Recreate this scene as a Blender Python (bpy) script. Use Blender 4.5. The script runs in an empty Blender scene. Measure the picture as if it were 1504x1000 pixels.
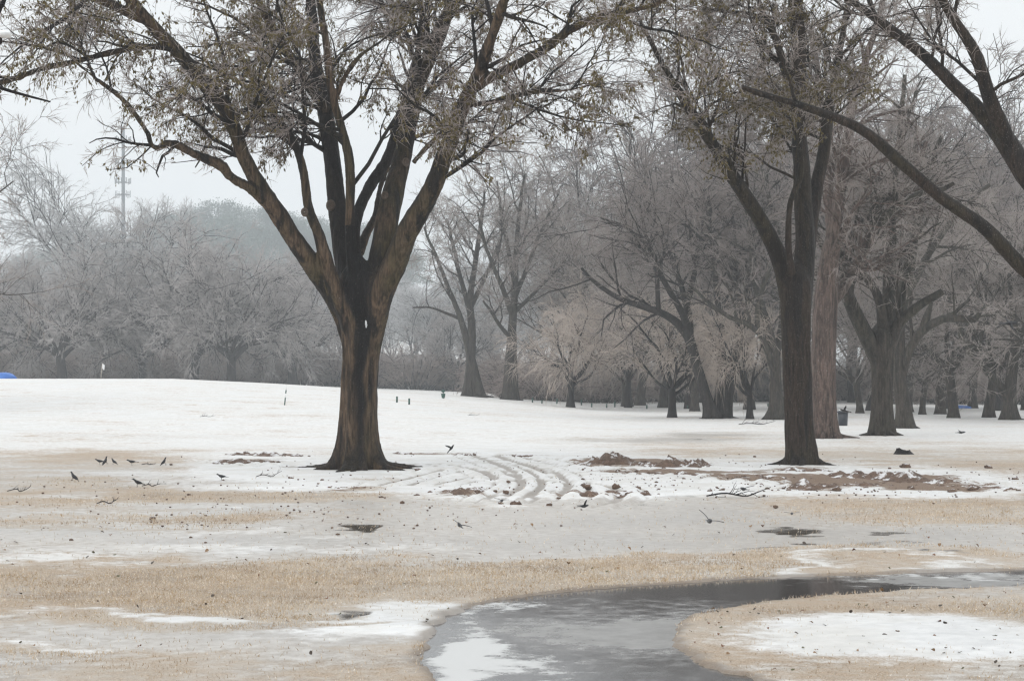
import bpy, math
import numpy as np
from mathutils import Vector

# ------------------------------------------------------------------ camera, sky, light
S = bpy.context.scene
COL = S.collection
F = 2806.0            # focal length in photo pixels
CX, HY, CZ = 752.0, 560.0, 1.8
cam = bpy.data.cameras.new('camera')
cam.lens = 36.0 * F / 1504.0
cam.sensor_width = 36.0
cam.shift_y = (HY - 500.0) / 1504.0
cam.clip_start = 0.1
cam.clip_end = 3000
camo = bpy.data.objects.new('camera', cam)
COL.objects.link(camo)
camo.location = (0, 0, CZ)
camo.rotation_euler = (math.radians(90), 0, 0)
S.camera = camo

SUN_EL, SUN_AZ = math.radians(48), math.radians(215)
W = bpy.data.worlds.new('World')
S.world = W
W.use_nodes = True
nt = W.node_tree
nt.nodes.clear()
n_out = nt.nodes.new('ShaderNodeOutputWorld')
n_bg = nt.nodes.new('ShaderNodeBackground')
n_sky = nt.nodes.new('ShaderNodeTexSky')
n_sky.sky_type = 'NISHITA'
n_sky.sun_disc = False
n_sky.sun_elevation = SUN_EL
n_sky.sun_rotation = SUN_AZ
n_sky.dust_density = 6.0
n_hs = nt.nodes.new('ShaderNodeHueSaturation')
n_hs.inputs['Saturation'].default_value = 0.25
n_tc = nt.nodes.new('ShaderNodeTexCoord')
n_sep = nt.nodes.new('ShaderNodeSeparateXYZ')
n_ramp = nt.nodes.new('ShaderNodeMapRange')      # overcast dome: brighter overhead
n_ramp.inputs['From Min'].default_value = 0.0
n_ramp.inputs['From Max'].default_value = 1.0
SKY_H, SKY_Z = 9.0, 15.0
n_ramp.inputs['To Min'].default_value = SKY_H
n_ramp.inputs['To Max'].default_value = SKY_Z
n_col = nt.nodes.new('ShaderNodeVectorMath')
n_col.operation = 'SCALE'
n_col.inputs[0].default_value = (0.97, 0.99, 1.0)
n_mix = nt.nodes.new('ShaderNodeMix')
n_mix.data_type = 'RGBA'
n_mix.inputs['Factor'].default_value = 0.88       # cloud deck over the clear sky
nt.links.new(n_tc.outputs['Generated'], n_sep.inputs[0])
nt.links.new(n_sep.outputs['Z'], n_ramp.inputs['Value'])
nt.links.new(n_ramp.outputs[0], n_col.inputs['Scale'])
nt.links.new(n_sky.outputs[0], n_hs.inputs['Color'])
nt.links.new(n_hs.outputs[0], n_mix.inputs['A'])
nt.links.new(n_col.outputs[0], n_mix.inputs['B'])
nt.links.new(n_mix.outputs['Result'], n_bg.inputs['Color'])
n_bg.inputs['Strength'].default_value = 0.105
nt.links.new(n_bg.outputs[0], n_out.inputs[0])

sl = bpy.data.lights.new('sun', 'SUN')
sl.energy = 0.6
sl.angle = math.radians(25)
sl.color = (1.0, 0.97, 0.93)
slo = bpy.data.objects.new('sun', sl)
COL.objects.link(slo)
# direction of light: from behind-left of the camera
slo.rotation_euler = (math.radians(90) - SUN_EL, 0, math.radians(-35))

S.view_settings.view_transform = 'Standard'
S.view_settings.look = 'None'
S.view_settings.exposure = 0.0
S.view_settings.gamma = 1.0
S.view_settings.use_curve_mapping = False
S.cycles.use_denoising = True
S.cycles.max_bounces = 6
S.cycles.diffuse_bounces = 3
S.cycles.glossy_bounces = 2
S.cycles.volume_bounces = 1
S.cycles.transparent_max_bounces = 4
S.cycles.filter_width = 1.3

# ------------------------------------------------------------------ helpers
rng = np.random.default_rng(7)


def nrm(v):
    return v / np.maximum(np.linalg.norm(v, axis=-1, keepdims=True), 1e-9)


def _h(x, y, z, s):
    h = (x * 374761393 + y * 668265263 + z * 1274126177 + s * 974711) & 0xffffffff
    h = ((h ^ (h >> 13)) * 1103515245) & 0xffffffff
    h = ((h ^ (h >> 16)) * 2246822519) & 0xffffffff
    return ((h ^ (h >> 15)) & 0xffff) / 65535.0


def vn(p, s=0):
    p = np.asarray(p, float)
    i = np.floor(p).astype(np.int64)
    f = p - i
    u = f * f * (3 - 2 * f)
    x, y, z = i[..., 0], i[..., 1], i[..., 2]
    r = 0
    for a in (0, 1):
        for b in (0, 1):
            for c in (0, 1):
                w = (u[..., 0] if a else 1 - u[..., 0]) * (u[..., 1] if b else 1 - u[..., 1]) * (u[..., 2] if c else 1 - u[..., 2])
                r = r + w * _h(x + a, y + b, z + c, s)
    return r


def fbm(p, o=4, s=0):
    p = np.asarray(p, float)
    r = 0
    a = 0.5
    t = 0
    for k in range(o):
        r = r + a * vn(p * 2 ** k + 17.3 * k, s + k)
        t += a
        a *= 0.5
    return r / t


def fbm2(x, y, sc, o=4, s=0):
    return fbm(np.stack([x / sc, y / sc, np.zeros_like(x) + 3.7], -1), o, s)


def sstep(a, b, x):
    t = np.clip((x - a) / (b - a), 0, 1)
    return t * t * (3 - 2 * t)


CREST = np.array([[-60, 2.0], [-23, 1.98], [-16.3, 1.66], [-9.4, 1.24], [-1, .58], [5.5, .1], [9, 0], [80, 0]])


def H(x, y):
    """height of the ground in metres"""
    x = np.asarray(x, float)
    y = np.asarray(y, float)
    xc = x * 130.0 / np.clip(y, 90, 160)
    c = np.interp(xc, CREST[:, 0], CREST[:, 1])
    rise = sstep(48, 130, y)
    fall = sstep(132, 165, y)
    z = c * rise * (1 - 0.30 * fall)
    z = z + 30 * np.exp(-((x + 100) / 110.0) ** 2 - ((y - 660) / 130.0) ** 2)
    z = z + 0.16 * (fbm2(x, y, 14.0, 2, 5) - .5) * sstep(45, 70, y) * (1 - sstep(110, 128, y))
    return z


def at(px, py, Y):
    return np.array([(px - CX) / F * Y, Y, CZ + (HY - py) / F * Y])


def gp(px, py):
    """ground point seen at photo pixel px, py"""
    Y = 8.0
    for _ in range(4000):
        z = CZ + (HY - py) / F * Y
        x = (px - CX) / F * Y
        if z <= float(H(x, Y)):
            break
        Y *= 1.0015
    return np.array([x, Y, float(H(x, Y))])


class MB:
    def __init__(self):
        self.v, self.q, self.t, self.n = [], [], [], 0

    def add(self, v, q=None, t=None):
        v = np.asarray(v, float).reshape(-1, 3)
        if q is not None and len(q):
            self.q.append(np.asarray(q) + self.n)
        if t is not None and len(t):
            self.t.append(np.asarray(t) + self.n)
        self.v.append(v)
        self.n += len(v)
        return self

    def mesh(self, name, off=None, smooth=True):
        v = np.concatenate(self.v)
        if off is not None:
            v = v - np.asarray(off)
        q = np.concatenate(self.q).reshape(-1, 4) if self.q else np.zeros((0, 4), int)
        t = np.concatenate(self.t).reshape(-1, 3) if self.t else np.zeros((0, 3), int)
        return raw_mesh(name, v, q, t, smooth)


def raw_mesh(name, v, q, t, smooth=True):
    m = bpy.data.meshes.new(name)
    m.vertices.add(len(v))
    m.vertices.foreach_set('co', np.ascontiguousarray(v, np.float32).ravel())
    nl = len(q) * 4 + len(t) * 3
    m.loops.add(nl)
    m.loops.foreach_set('vertex_index', np.concatenate([q.ravel(), t.ravel()]).astype(np.int32))
    m.polygons.add(len(q) + len(t))
    ls = np.concatenate([np.arange(len(q)) * 4, len(q) * 4 + np.arange(len(t)) * 3]).astype(np.int32)
    m.polygons.foreach_set('loop_start', ls)
    m.update(calc_edges=True)
    if smooth:
        m.polygons.foreach_set('use_smooth', np.ones(len(m.polygons), bool))
    return m


def link(name, data, parent=None, mat=None, kind=None, loc=None):
    o = bpy.data.objects.new(name, data)
    COL.objects.link(o)
    if parent is not None:
        o.parent = parent
    if mat is not None and data is not None and not data.materials:
        data.materials.append(mat)
    if kind:
        o['kind'] = kind
    if loc is not None:
        o.location = [float(c) for c in loc]
    return o


def tag(o, label, cat=None, group=None):
    o['label'] = label
    if cat:
        o['category'] = cat
    if group:
        o['group'] = group
    return o


def thing(name, label, cat, loc, group=None):
    return tag(link(name, None, loc=loc), label, cat, group)


def copy_tree(root, loc, rz=0, sc=1.0, label=None, group=None):
    r = root.copy()
    COL.objects.link(r)
    r.location = [float(c) for c in loc]
    r.rotation_euler = (0, 0, rz)
    r.scale = (sc, sc, sc) if np.isscalar(sc) else sc
    if label:
        r['label'] = label
    if group:
        r['group'] = group
    for ch in list(root.children):
        c = ch.copy()
        COL.objects.link(c)
        c.parent = r
        for g in list(ch.children):
            d = g.copy()
            COL.objects.link(d)
            d.parent = c
    return r


def ring_idx(N, n, k):
    i = np.arange(N)[:, None, None]
    s = np.arange(n - 1)[None, :, None]
    j = np.arange(k)[None, None, :]
    j2 = (j + 1) % k
    b = (i * n + s) * k
    return np.stack([b + j, b + j2, b + k + j2, b + k + j], -1).reshape(-1, 4)


def frames(P):
    T = nrm(np.gradient(P, axis=1))
    mean = nrm(P[:, -1] - P[:, 0])
    g = rng.normal(size=mean.shape)
    g = nrm(g - (g * mean).sum(-1, keepdims=True) * mean)
    A = nrm(np.cross(T, g[:, None]))
    return T, A, np.cross(T, A)


def tubes(mb, P, R, k, caps=False, mod=None):
    """P (N,n,3), R (N,n): tapered tubes of k sides"""
    if len(P) == 0:
        return
    N, n, _ = P.shape
    T, A, B = frames(P)
    a = np.arange(k) * 2 * np.pi / k
    r = R[:, :, None] * (mod if mod is not None else 1)
    r = np.broadcast_to(r, (N, n, k))[..., None]
    V = P[:, :, None] + r * (np.cos(a)[None, None, :, None] * A[:, :, None] + np.sin(a)[None, None, :, None] * B[:, :, None])
    q = ring_idx(N, n, k)
    V = V.reshape(-1, 3)
    t = None
    if caps:
        c0 = P[:, 0]
        c1 = P[:, -1]
        base = len(V)
        V = np.concatenate([V, c0, c1])
        tt = []
        j = np.arange(k)
        for i in range(N):
            tt.append(np.stack([np.full(k, base + i), i * n * k + (j + 1) % k, i * n * k + j], -1))
            e = (i * n + n - 1) * k
            tt.append(np.stack([np.full(k, base + N + i), e + j, e + (j + 1) % k], -1))
        t = np.concatenate(tt)
    mb.add(V, q, t)


def spikes(mb, P, R, k=3):
    """as tubes, but each ends in a point"""
    if len(P) == 0:
        return
    N, n, _ = P.shape
    T, A, B = frames(P)
    a = np.arange(k) * 2 * np.pi / k
    m = n - 1
    V = P[:, :m, None] + R[:, :m, None, None] * (np.cos(a)[None, None, :, None] * A[:, :m, None] + np.sin(a)[None, None, :, None] * B[:, :m, None])
    q = ring_idx(N, m, k) if m > 1 else None
    base = N * m * k
    V = np.concatenate([V.reshape(-1, 3), P[:, -1]])
    i = np.arange(N)[:, None]
    j = np.arange(k)[None]
    e = (i * m + m - 1) * k
    t = np.stack([e + j, e + (j + 1) % k, base + i + 0 * j], -1).reshape(-1, 3)
    mb.add(V, q, t)


def resample(C, n):
    """Catmull-Rom through control rows (x,y,z,r)"""
    C = np.asarray(C, float)
    if len(C) == 2:
        t = np.linspace(0, 1, n)[:, None]
        D = C[0] * (1 - t) + C[1] * t
        return D[:, :3], D[:, 3]
    E = np.vstack([2 * C[0] - C[1], C, 2 * C[-1] - C[-2]])
    out = []
    for i in range(1, len(E) - 2):
        t = np.linspace(0, 1, 16, endpoint=(i == len(E) - 3))[:, None]
        p0, p1, p2, p3 = E[i - 1], E[i], E[i + 1], E[i + 2]
        out.append(.5 * (2 * p1 + (p2 - p0) * t + (2 * p0 - 5 * p1 + 4 * p2 - p3) * t * t + (3 * p1 - p0 - 3 * p2 + p3) * t ** 3))
    D = np.concatenate(out)
    s = np.concatenate([[0], np.cumsum(np.linalg.norm(np.diff(D[:, :3], axis=0), axis=1))])
    u = np.linspace(0, s[-1], n)
    return np.stack([np.interp(u, s, D[:, c]) for c in range(3)], -1), np.maximum(np.interp(u, s, D[:, 3]), .004)


def spawn(P, R, dens, L, n, ang=(.5, 1.1), t0=.15, t1=1., r0=.6, rmax=9., rmin=.003, droop=0., wander=.12, up=0., tip=.3, keep=None, lt=.5, per=None):
    """children growing off every polyline of P"""
    N, m, _ = P.shape
    ln = np.linalg.norm(np.diff(P, axis=1), axis=2).sum(1)
    if per is None:
        cnt = rng.poisson(dens * ln)
    else:
        cnt = np.full(N, per)
    idx = np.repeat(np.arange(N), cnt)
    M = len(idx)
    if M == 0:
        return np.zeros((0, n, 3)), np.zeros((0, n))
    t = rng.uniform(t0, t1, M)
    s = np.clip(t * (m - 1), 0, m - 1.001)
    i0 = s.astype(int)
    f = (s - i0)[:, None]
    p = P[idx, i0] * (1 - f) + P[idx, i0 + 1] * f
    T = nrm(P[idx, i0 + 1] - P[idx, i0])
    rad = R[idx, i0] * (1 - f[:, 0]) + R[idx, i0 + 1] * f[:, 0]
    g = rng.normal(size=(M, 3))
    g[:, 2] += up
    g = nrm(g - (g * T).sum(-1, keepdims=True) * T)
    a = rng.uniform(ang[0], ang[1], M)[:, None]
    d = np.cos(a) * T + np.sin(a) * g
    length = L * (1 - lt * t) * np.exp(rng.normal(0, .28, M))
    st = (length / (n - 1))[:, None]
    out = np.empty((M, n, 3))
    out[:, 0] = p
    for k in range(1, n):
        out[:, k] = out[:, k - 1] + d * st
        d = d + rng.normal(0, wander, (M, 3))
        d[:, 2] -= droop * k / n
        d = nrm(d)
    ra = np.clip(rad * r0, rmin, rmax)
    rr = ra[:, None] * np.linspace(1, tip, n)[None]
    if keep is not None:
        mk = keep(out[:, 0], out[:, -1])
        out, rr = out[mk], rr[mk]
    return out, rr


# ------------------------------------------------------------------ materials
class NT:
    def __init__(self, name):
        self.m = bpy.data.materials.new(name)
        self.m.use_nodes = True
        self.t = self.m.node_tree
        self.t.nodes.clear()
        self.out = self.t.nodes.new('ShaderNodeOutputMaterial')
        self.b = self.t.nodes.new('ShaderNodeBsdfPrincipled')
        self.t.links.new(self.b.outputs[0], self.out.inputs[0])
        self.tc = self.t.nodes.new('ShaderNodeTexCoord')

    def lk(self, a, b):
        self.t.links.new(a, b)

    def setin(self, inp, v):
        if isinstance(v, bpy.types.NodeSocket):
            self.lk(v, inp)
        else:
            if inp.type == 'RGBA' and len(v) == 3:
                v = (*v, 1)
            inp.default_value = v

    def noise(self, sc, det=4, rough=.55, scale=(1, 1, 1), off=(0, 0, 0), coord='Object', dist=0):
        mp = self.t.nodes.new('ShaderNodeMapping')
        mp.inputs['Scale'].default_value = scale
        mp.inputs['Location'].default_value = off
        self.lk(self.tc.outputs[coord], mp.inputs[0])
        n = self.t.nodes.new('ShaderNodeTexNoise')
        n.inputs['Scale'].default_value = sc
        n.inputs['Detail'].default_value = det
        n.inputs['Roughness'].default_value = rough
        n.inputs['Distortion'].default_value = dist
        self.lk(mp.outputs[0], n.inputs['Vector'])
        return n.outputs['Fac']

    def voro(self, sc, scale=(1, 1, 1), coord='Object'):
        mp = self.t.nodes.new('ShaderNodeMapping')
        mp.inputs['Scale'].default_value = scale
        self.lk(self.tc.outputs[coord], mp.inputs[0])
        n = self.t.nodes.new('ShaderNodeTexVoronoi')
        n.inputs['Scale'].default_value = sc
        self.lk(mp.outputs[0], n.inputs['Vector'])
        return n.outputs['Distance']

    def rng(self, x, a, b, c=0., d=1., smooth=True):
        n = self.t.nodes.new('ShaderNodeMapRange')
        n.interpolation_type = 'SMOOTHSTEP' if smooth else 'LINEAR'
        self.setin(n.inputs['Value'], x)
        for k, v in zip(('From Min', 'From Max', 'To Min', 'To Max'), (a, b, c, d)):
            n.inputs[k].default_value = v
        return n.outputs[0]

    def mix(self, f, a, b, mode='MIX'):
        n = self.t.nodes.new('ShaderNodeMix')
        n.data_type = 'RGBA'
        n.blend_type = mode
        self.setin(n.inputs['Factor'], f)
        self.setin(n.inputs['A'], a)
        self.setin(n.inputs['B'], b)
        return n.outputs['Result']

    def math(self, op, a, b=0.):
        n = self.t.nodes.new('ShaderNodeMath')
        n.operation = op
        self.setin(n.inputs[0], a)
        self.setin(n.inputs[1], b)
        return n.outputs[0]

    def attr(self, name):
        n = self.t.nodes.new('ShaderNodeAttribute')
        n.attribute_name = name
        return n.outputs['Fac']

    def bump(self, h, strength=.5, dist=.01):
        n = self.t.nodes.new('ShaderNodeBump')
        n.inputs['Strength'].default_value = strength
        n.inputs['Distance'].default_value = dist
        self.lk(h, n.inputs['Height'])
        self.lk(n.outputs[0], self.b.inputs['Normal'])

    def normal_z(self):
        g = self.t.nodes.new('ShaderNodeNewGeometry')
        s = self.t.nodes.new('ShaderNodeSeparateXYZ')
        self.lk(g.outputs['Normal'], s.inputs[0])
        return s.outputs['Z']


def simple(name, col, rough=.6, var=.15, spec=.5):
    m = NT(name)
    n = m.noise(30, 3)
    m.setin(m.b.inputs['Base Color'], m.mix(m.rng(n, .3, .7), tuple(c * (1 - var) for c in col), tuple(min(1, c * (1 + var)) for c in col)))
    m.b.inputs['Roughness'].default_value = rough
    m.b.inputs['Specular IOR Level'].default_value = spec
    return m.m


def bark(name, base, dark, moss, mossamt=.5, wet=.6, sc=1., frost=0.):
    """ridged bark; rain-wet black on the upper sides and in streaks, moss, rime"""
    m = NT(name)
    fine = m.noise(22 * sc, 5, .65, (1, 1, .16))
    ridge = m.noise(9 * sc, 3, .6, (1, 1, .10), (3, 1, 2), dist=.4)
    streak = m.noise(1.5, 3, .6, (2.2, 2.2, .22), (1, 5, 2))
    big = m.noise(.8, 3, .6, (1, 1, .7), (7, 2, 9))
    c = m.mix(m.rng(fine, .34, .66), tuple(x * .5 for x in base), tuple(min(1, x * 1.45) for x in base))
    c = m.mix(m.math('MULTIPLY', m.rng(big, .42, .62), mossamt), c, m.mix(m.rng(fine, .3, .7), tuple(x * .5 for x in moss), tuple(x * 1.4 for x in moss)))
    top = m.rng(m.normal_z(), -.05, .45)
    w = m.math('MAXIMUM', m.math('MULTIPLY', top, .85), m.rng(streak, .50, .60))
    w = m.math('MULTIPLY', w, wet)
    w = m.math('MAXIMUM', w, m.rng(m.attr('soak'), .25, .65))
    c = m.mix(w, c, m.mix(m.rng(fine, .3, .7), tuple(x * .6 for x in dark), tuple(x * 1.5 for x in dark)))
    crack = m.rng(ridge, .34, .46, 1., 0.)
    c = m.mix(m.math('MULTIPLY', crack, .7), c, tuple(x * .5 for x in dark))
    if frost > 0:
        sp = m.noise(60 * sc, 2, .6, (1, 1, .5), (4, 4, 1))
        c = m.mix(m.math('MULTIPLY', m.rng(sp, .62, .74), frost), c, (.5, .48, .46))
    m.lk(c, m.b.inputs['Base Color'])
    m.setin(m.b.inputs['Roughness'], m.rng(w, 0, 1, .8, .6))
    m.b.inputs['Specular IOR Level'].default_value = .25
    m.bump(m.math('ADD', m.math('MULTIPLY', fine, .6), ridge), 1., .06 / sc)
    return m.m


def twigmat(name, a, b, frost=(.62, .60, .60), famt=.5, rough=.32):
    m = NT(name)
    n = m.noise(1.3, 3)
    n2 = m.noise(40, 2, .6, (1, 1, 1), (4, 1, 1))
    c = m.mix(m.rng(n, .35, .65), a, b)
    c = m.mix(m.math('MULTIPLY', m.rng(n2, .45, .62), famt), c, frost)
    m.lk(c, m.b.inputs['Base Color'])
    m.b.inputs['Roughness'].default_value = rough
    m.b.inputs['Specular IOR Level'].default_value = .7
    return m.m


M_BARK_MAIN = bark('bark_brown_wet', (.105, .072, .048), (.006, .005, .0055), (.050, .044, .020), .75, .9, 1., .2)
M_BARK_DARK = bark('bark_soaked', (.022, .017, .016), (.005, .004, .006), (.035, .034, .018), .3, .8, 1., .15)
M_BARK_SECOND = bark('bark_dark_flecked', (.038, .027, .021), (.007, .0055, .0055), (.036, .036, .018), .4, .8, 1.3, .45)
M_BARK_PINK = bark('bark_pinkish_frosted', (.115, .082, .070), (.03, .023, .021), (.11, .10, .08), .2, .35, .8, .6)
M_BARK_GREY = bark('bark_grey_far', (.056, .047, .039), (.013, .012, .012), (.062, .062, .045), .5, .5, .7, .3)
M_BARK_FAR = bark('bark_far_dark', (.033, .027, .025), (.010, .009, .010), (.036, .036, .028), .3, .4, .5, .2)
M_TWIG_NEAR = twigmat('iced_twig_near', (.19, .145, .125), (.34, .285, .26), (.60, .56, .55), famt=.5)
M_TWIG_HAZED = twigmat('iced_twig_hazed', (.36, .35, .35), (.48, .47, .47), (.66, .66, .67), .5, .4)  # iced twigs paled in colour to stand in for distance haze
M_TWIG_TAN = twigmat('iced_twig_tan', (.36, .285, .235), (.48, .395, .335), (.66, .62, .58), .45, .4)
M_TWIG_GREY = twigmat('iced_twig_grey', (.19, .155, .138), (.31, .265, .24), (.50, .465, .45), .4, .4)
M_TWIG_PALE = twigmat('iced_twig_pale', (.27, .24, .235), (.40, .365, .355), (.6, .58, .57), .5, .4)
M_TWIG_MAUVE = twigmat('iced_twig_mauve', (.135, .105, .094), (.215, .178, .163), (.43, .395, .38), .4, .4)
M_TWIG_BROWN = twigmat('iced_twig_brown', (.20, .145, .125), (.31, .245, .22), (.55, .5, .48), .35, .4)
M_LEAF = simple('iced_leaf_olive', (.115, .088, .026), .4, .45, .35)
M_LEAF_BROWN = simple('dead_leaf_brown', (.16, .075, .035), .5, .4)
M_NEEDLE = simple('frosted_pine_needles', (.10, .135, .115), .6, .3)
M_SNOW = simple('snow_cap', (.80, .82, .84), .7, .03)
M_BLACK = simple('black_plumage', (.012, .013, .017), .35, .3)
M_BEAK = simple('beak_grey', (.05, .045, .04), .4, .1)
M_GREEN = simple('green_plastic', (.012, .075, .055), .4, .1)
M_WHITE = simple('white_paint', (.8, .8, .8), .5, .03)
M_BLUE = simple('blue_tarpaulin', (.02, .14, .50), .45, .15)
M_TOWER = simple('galvanised_steel', (.10, .115, .13), .5, .1)
M_BIN = simple('bin_dark', (.025, .03, .04), .5, .1)
M_CUT = simple('pruned_wood', (.10, .075, .058), .7, .3)


# ------------------------------------------------------------------ tree growing
def to_limb(rows, Y, n=26, wig=.0):
    C = []
    for r in rows:
        dy = r[3] if len(r) > 3 else 0.
        p = at(r[0], r[1], Y + dy)
        C.append([*p, r[2] / 2 * (Y + dy) / F])
    P, R = resample(C, n)
    if wig:
        nz = np.stack([fbm(np.stack([P[:, 0] * 1.1, P[:, 2] * 1.1, P[:, 1] * 1.1 + c * 9], -1), 2, 3 + c) - .5 for c in range(3)], -1)
        P = P + nz * wig * np.linspace(0, 1, n)[:, None]
    return P, R


def grow(LP, LR, cfg, keep=None):
    """levels of branches over the limbs. returns branch tubes and twig spikes"""
    br, tw = MB(), MB()
    P, R = LP, LR
    k = len(cfg)
    pool = []
    for i, c in enumerate(cfg):
        c = dict(c)
        P, R = spawn(P, R, keep=keep, **c)
        pool.append((P, R))
        if i == k - 1:
            spikes(tw, P, R, 3)
        elif i == k - 2:
            spikes(tw, P, R, 3)
        elif i == 0:
            tubes(br, P, R, 6)
        else:
            tubes(br, P, R, 4 if i == 1 else 3)
    return br, tw, pool


def leaves(mb, P, n, clump, sz=.06, thr=.5, seed=3, zmax=None):
    m, k, _ = P.shape
    idx = rng.integers(0, m, n)
    t = rng.uniform(0, 1, n)[:, None]
    s = rng.integers(0, k - 1, n)
    p = P[idx, s] * (1 - t) + P[idx, s + 1] * t
    w = fbm(p / clump, 2, seed)
    p = p[w > thr]
    n = len(p)
    d = nrm(rng.normal(0, .45, (n, 3)) + np.array([0, 0, -1]))
    g = rng.normal(size=(n, 3))
    e = nrm(np.cross(d, g))
    ln = sz * rng.uniform(.7, 1.5, n)[:, None]
    wd = ln * .21
    a, b = p, p + d * ln
    mid = p + d * ln * .55
    V = np.stack([a, mid + e * wd, b, mid - e * wd], 1).reshape(-1, 3)
    mb.add(V, np.arange(n * 4).reshape(-1, 4))


def remesh(mb, voxel, name, smooth=6, off=(0, 0, 0), ridge=.0):
    me = mb.mesh(name + '_src', off)
    o = bpy.data.objects.new('tmp', me)
    COL.objects.link(o)
    r = o.modifiers.new('r', 'REMESH')
    r.mode = 'VOXEL'
    r.voxel_size = voxel
    s = o.modifiers.new('s', 'SMOOTH')
    s.factor = .5
    s.iterations = smooth + 3
    dg = bpy.context.evaluated_depsgraph_get()
    out = bpy.data.meshes.new_from_object(o.evaluated_get(dg))
    bpy.data.objects.remove(o)
    bpy.data.meshes.remove(me)
    n = len(out.vertices)
    v = np.empty(n * 3, np.float32)
    out.vertices.foreach_get('co', v)
    v = v.reshape(-1, 3).astype(float)
    if ridge > 0:
        nn = np.empty(n * 3, np.float32)
        out.vertices.foreach_get('normal', nn)
        nn = nn.reshape(-1, 3)
        h = fbm(v * np.array([11, 11, 1.6]), 3, 11) - .5
        h2 = fbm(v * np.array([2.6, 2.6, .8]), 2, 31) - .5
        v = v + nn * ((1 - np.abs(h) * 4)[:, None] * -ridge * .5 + h2[:, None] * ridge * 1.6)
    ls = np.empty(len(out.loops), np.int32)
    out.loops.foreach_get('vertex_index', ls)
    q = ls.reshape(-1, 4) if len(ls) == 4 * len(out.polygons) else None
    bpy.data.meshes.remove(out)
    return v, q


def seg_dist(v, P, R):
    """surface distance of points v to polyline P with radii R"""
    best = np.full(len(v), 1e9)
    for i in range(0, len(P) - 1, 2):
        j = min(i + 2, len(P) - 1)
        a, b = P[i], P[j]
        ab = b - a
        t = np.clip(((v - a) @ ab) / max(ab @ ab, 1e-9), 0, 1)
        d = np.linalg.norm(v - a - t[:, None] * ab, axis=1) - (R[i] * (1 - t) + R[j] * t)
        best = np.minimum(best, d)
    return best


def trunk_tube(mb, P, R, k=48, flare=.9, hf=.45, nl=7, flute=.05, seed=1):
    z = P[:, 2] - P[0, 2]
    a = np.arange(k) * 2 * np.pi / k
    ph = seed * 1.7
    lob = (.5 + .5 * np.cos(nl * a + ph + .8 * np.sin(2 * a + ph))) ** 1.5
    fl = np.exp(-z / hf)[:, None]
    gro = np.cos(nl * a[None] + ph + .8 * np.sin(2 * a + ph) + .25 * np.sin(z[:, None] * .8)) * flute
    mod = 1 + flare * fl * (.15 + 1.3 * lob[None]) + gro
    mod = mod[None]
    R = R * (1 - .75 * np.clip((np.linspace(0, 1, len(R)) - .88) / .12, 0, 1) ** 2)
    # ring frame fixed to the world so that the flutes run straight up
    N, n = 1, len(P)
    A = np.array([1., 0, 0])
    B = np.array([0, 1., 0])
    V = P[None, :, None] + (R[None, :, None] * mod)[..., None] * (np.cos(a)[None, None, :, None] * A + np.sin(a)[None, None, :, None] * B)
    V = V.reshape(-1, 3)
    q = ring_idx(1, n, k)
    j = np.arange(k)
    b = len(V)
    V = np.concatenate([V, P[:1], P[-1:]])
    e = (n - 1) * k
    t = np.concatenate([np.stack([np.full(k, b), (j + 1) % k, j], -1), np.stack([np.full(k, b + 1), e + j, e + (j + 1) % k], -1)])
    mb.add(V, q, t)


def roots(mb, base, r, n=8, reach=2.6, seed=0, hs=.5):
    g = np.random.default_rng(seed)
    for i in range(n):
        a = i * 2 * np.pi / n + g.uniform(-.3, .3)
        d = np.array([math.cos(a), math.sin(a), 0])
        e = np.array([-d[1], d[0], 0])
        L = r * reach * g.uniform(.75, 1.25)
        b = g.uniform(-.3, .3)
        C = [[*(base + d * r * .42 + np.array([0, 0, r * 2.2 * hs])), r * .30 * (.4 + .6 * hs)],
             [*(base + d * r * .85 + np.array([0, 0, r * .85 * hs])), r * .36 * (.4 + .6 * hs)],
             [*(base + d * r * 1.45 + e * b * r * .5 + np.array([0, 0, r * .26 * hs])), r * .27 * (.5 + .5 * hs)],
             [*(base + d * L + e * b * r * 1.6 + np.array([0, 0, -r * .06])), r * .12]]
        P, R = resample(C, 14)
        tubes(mb, P[None], R[None], 10, True)


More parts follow.
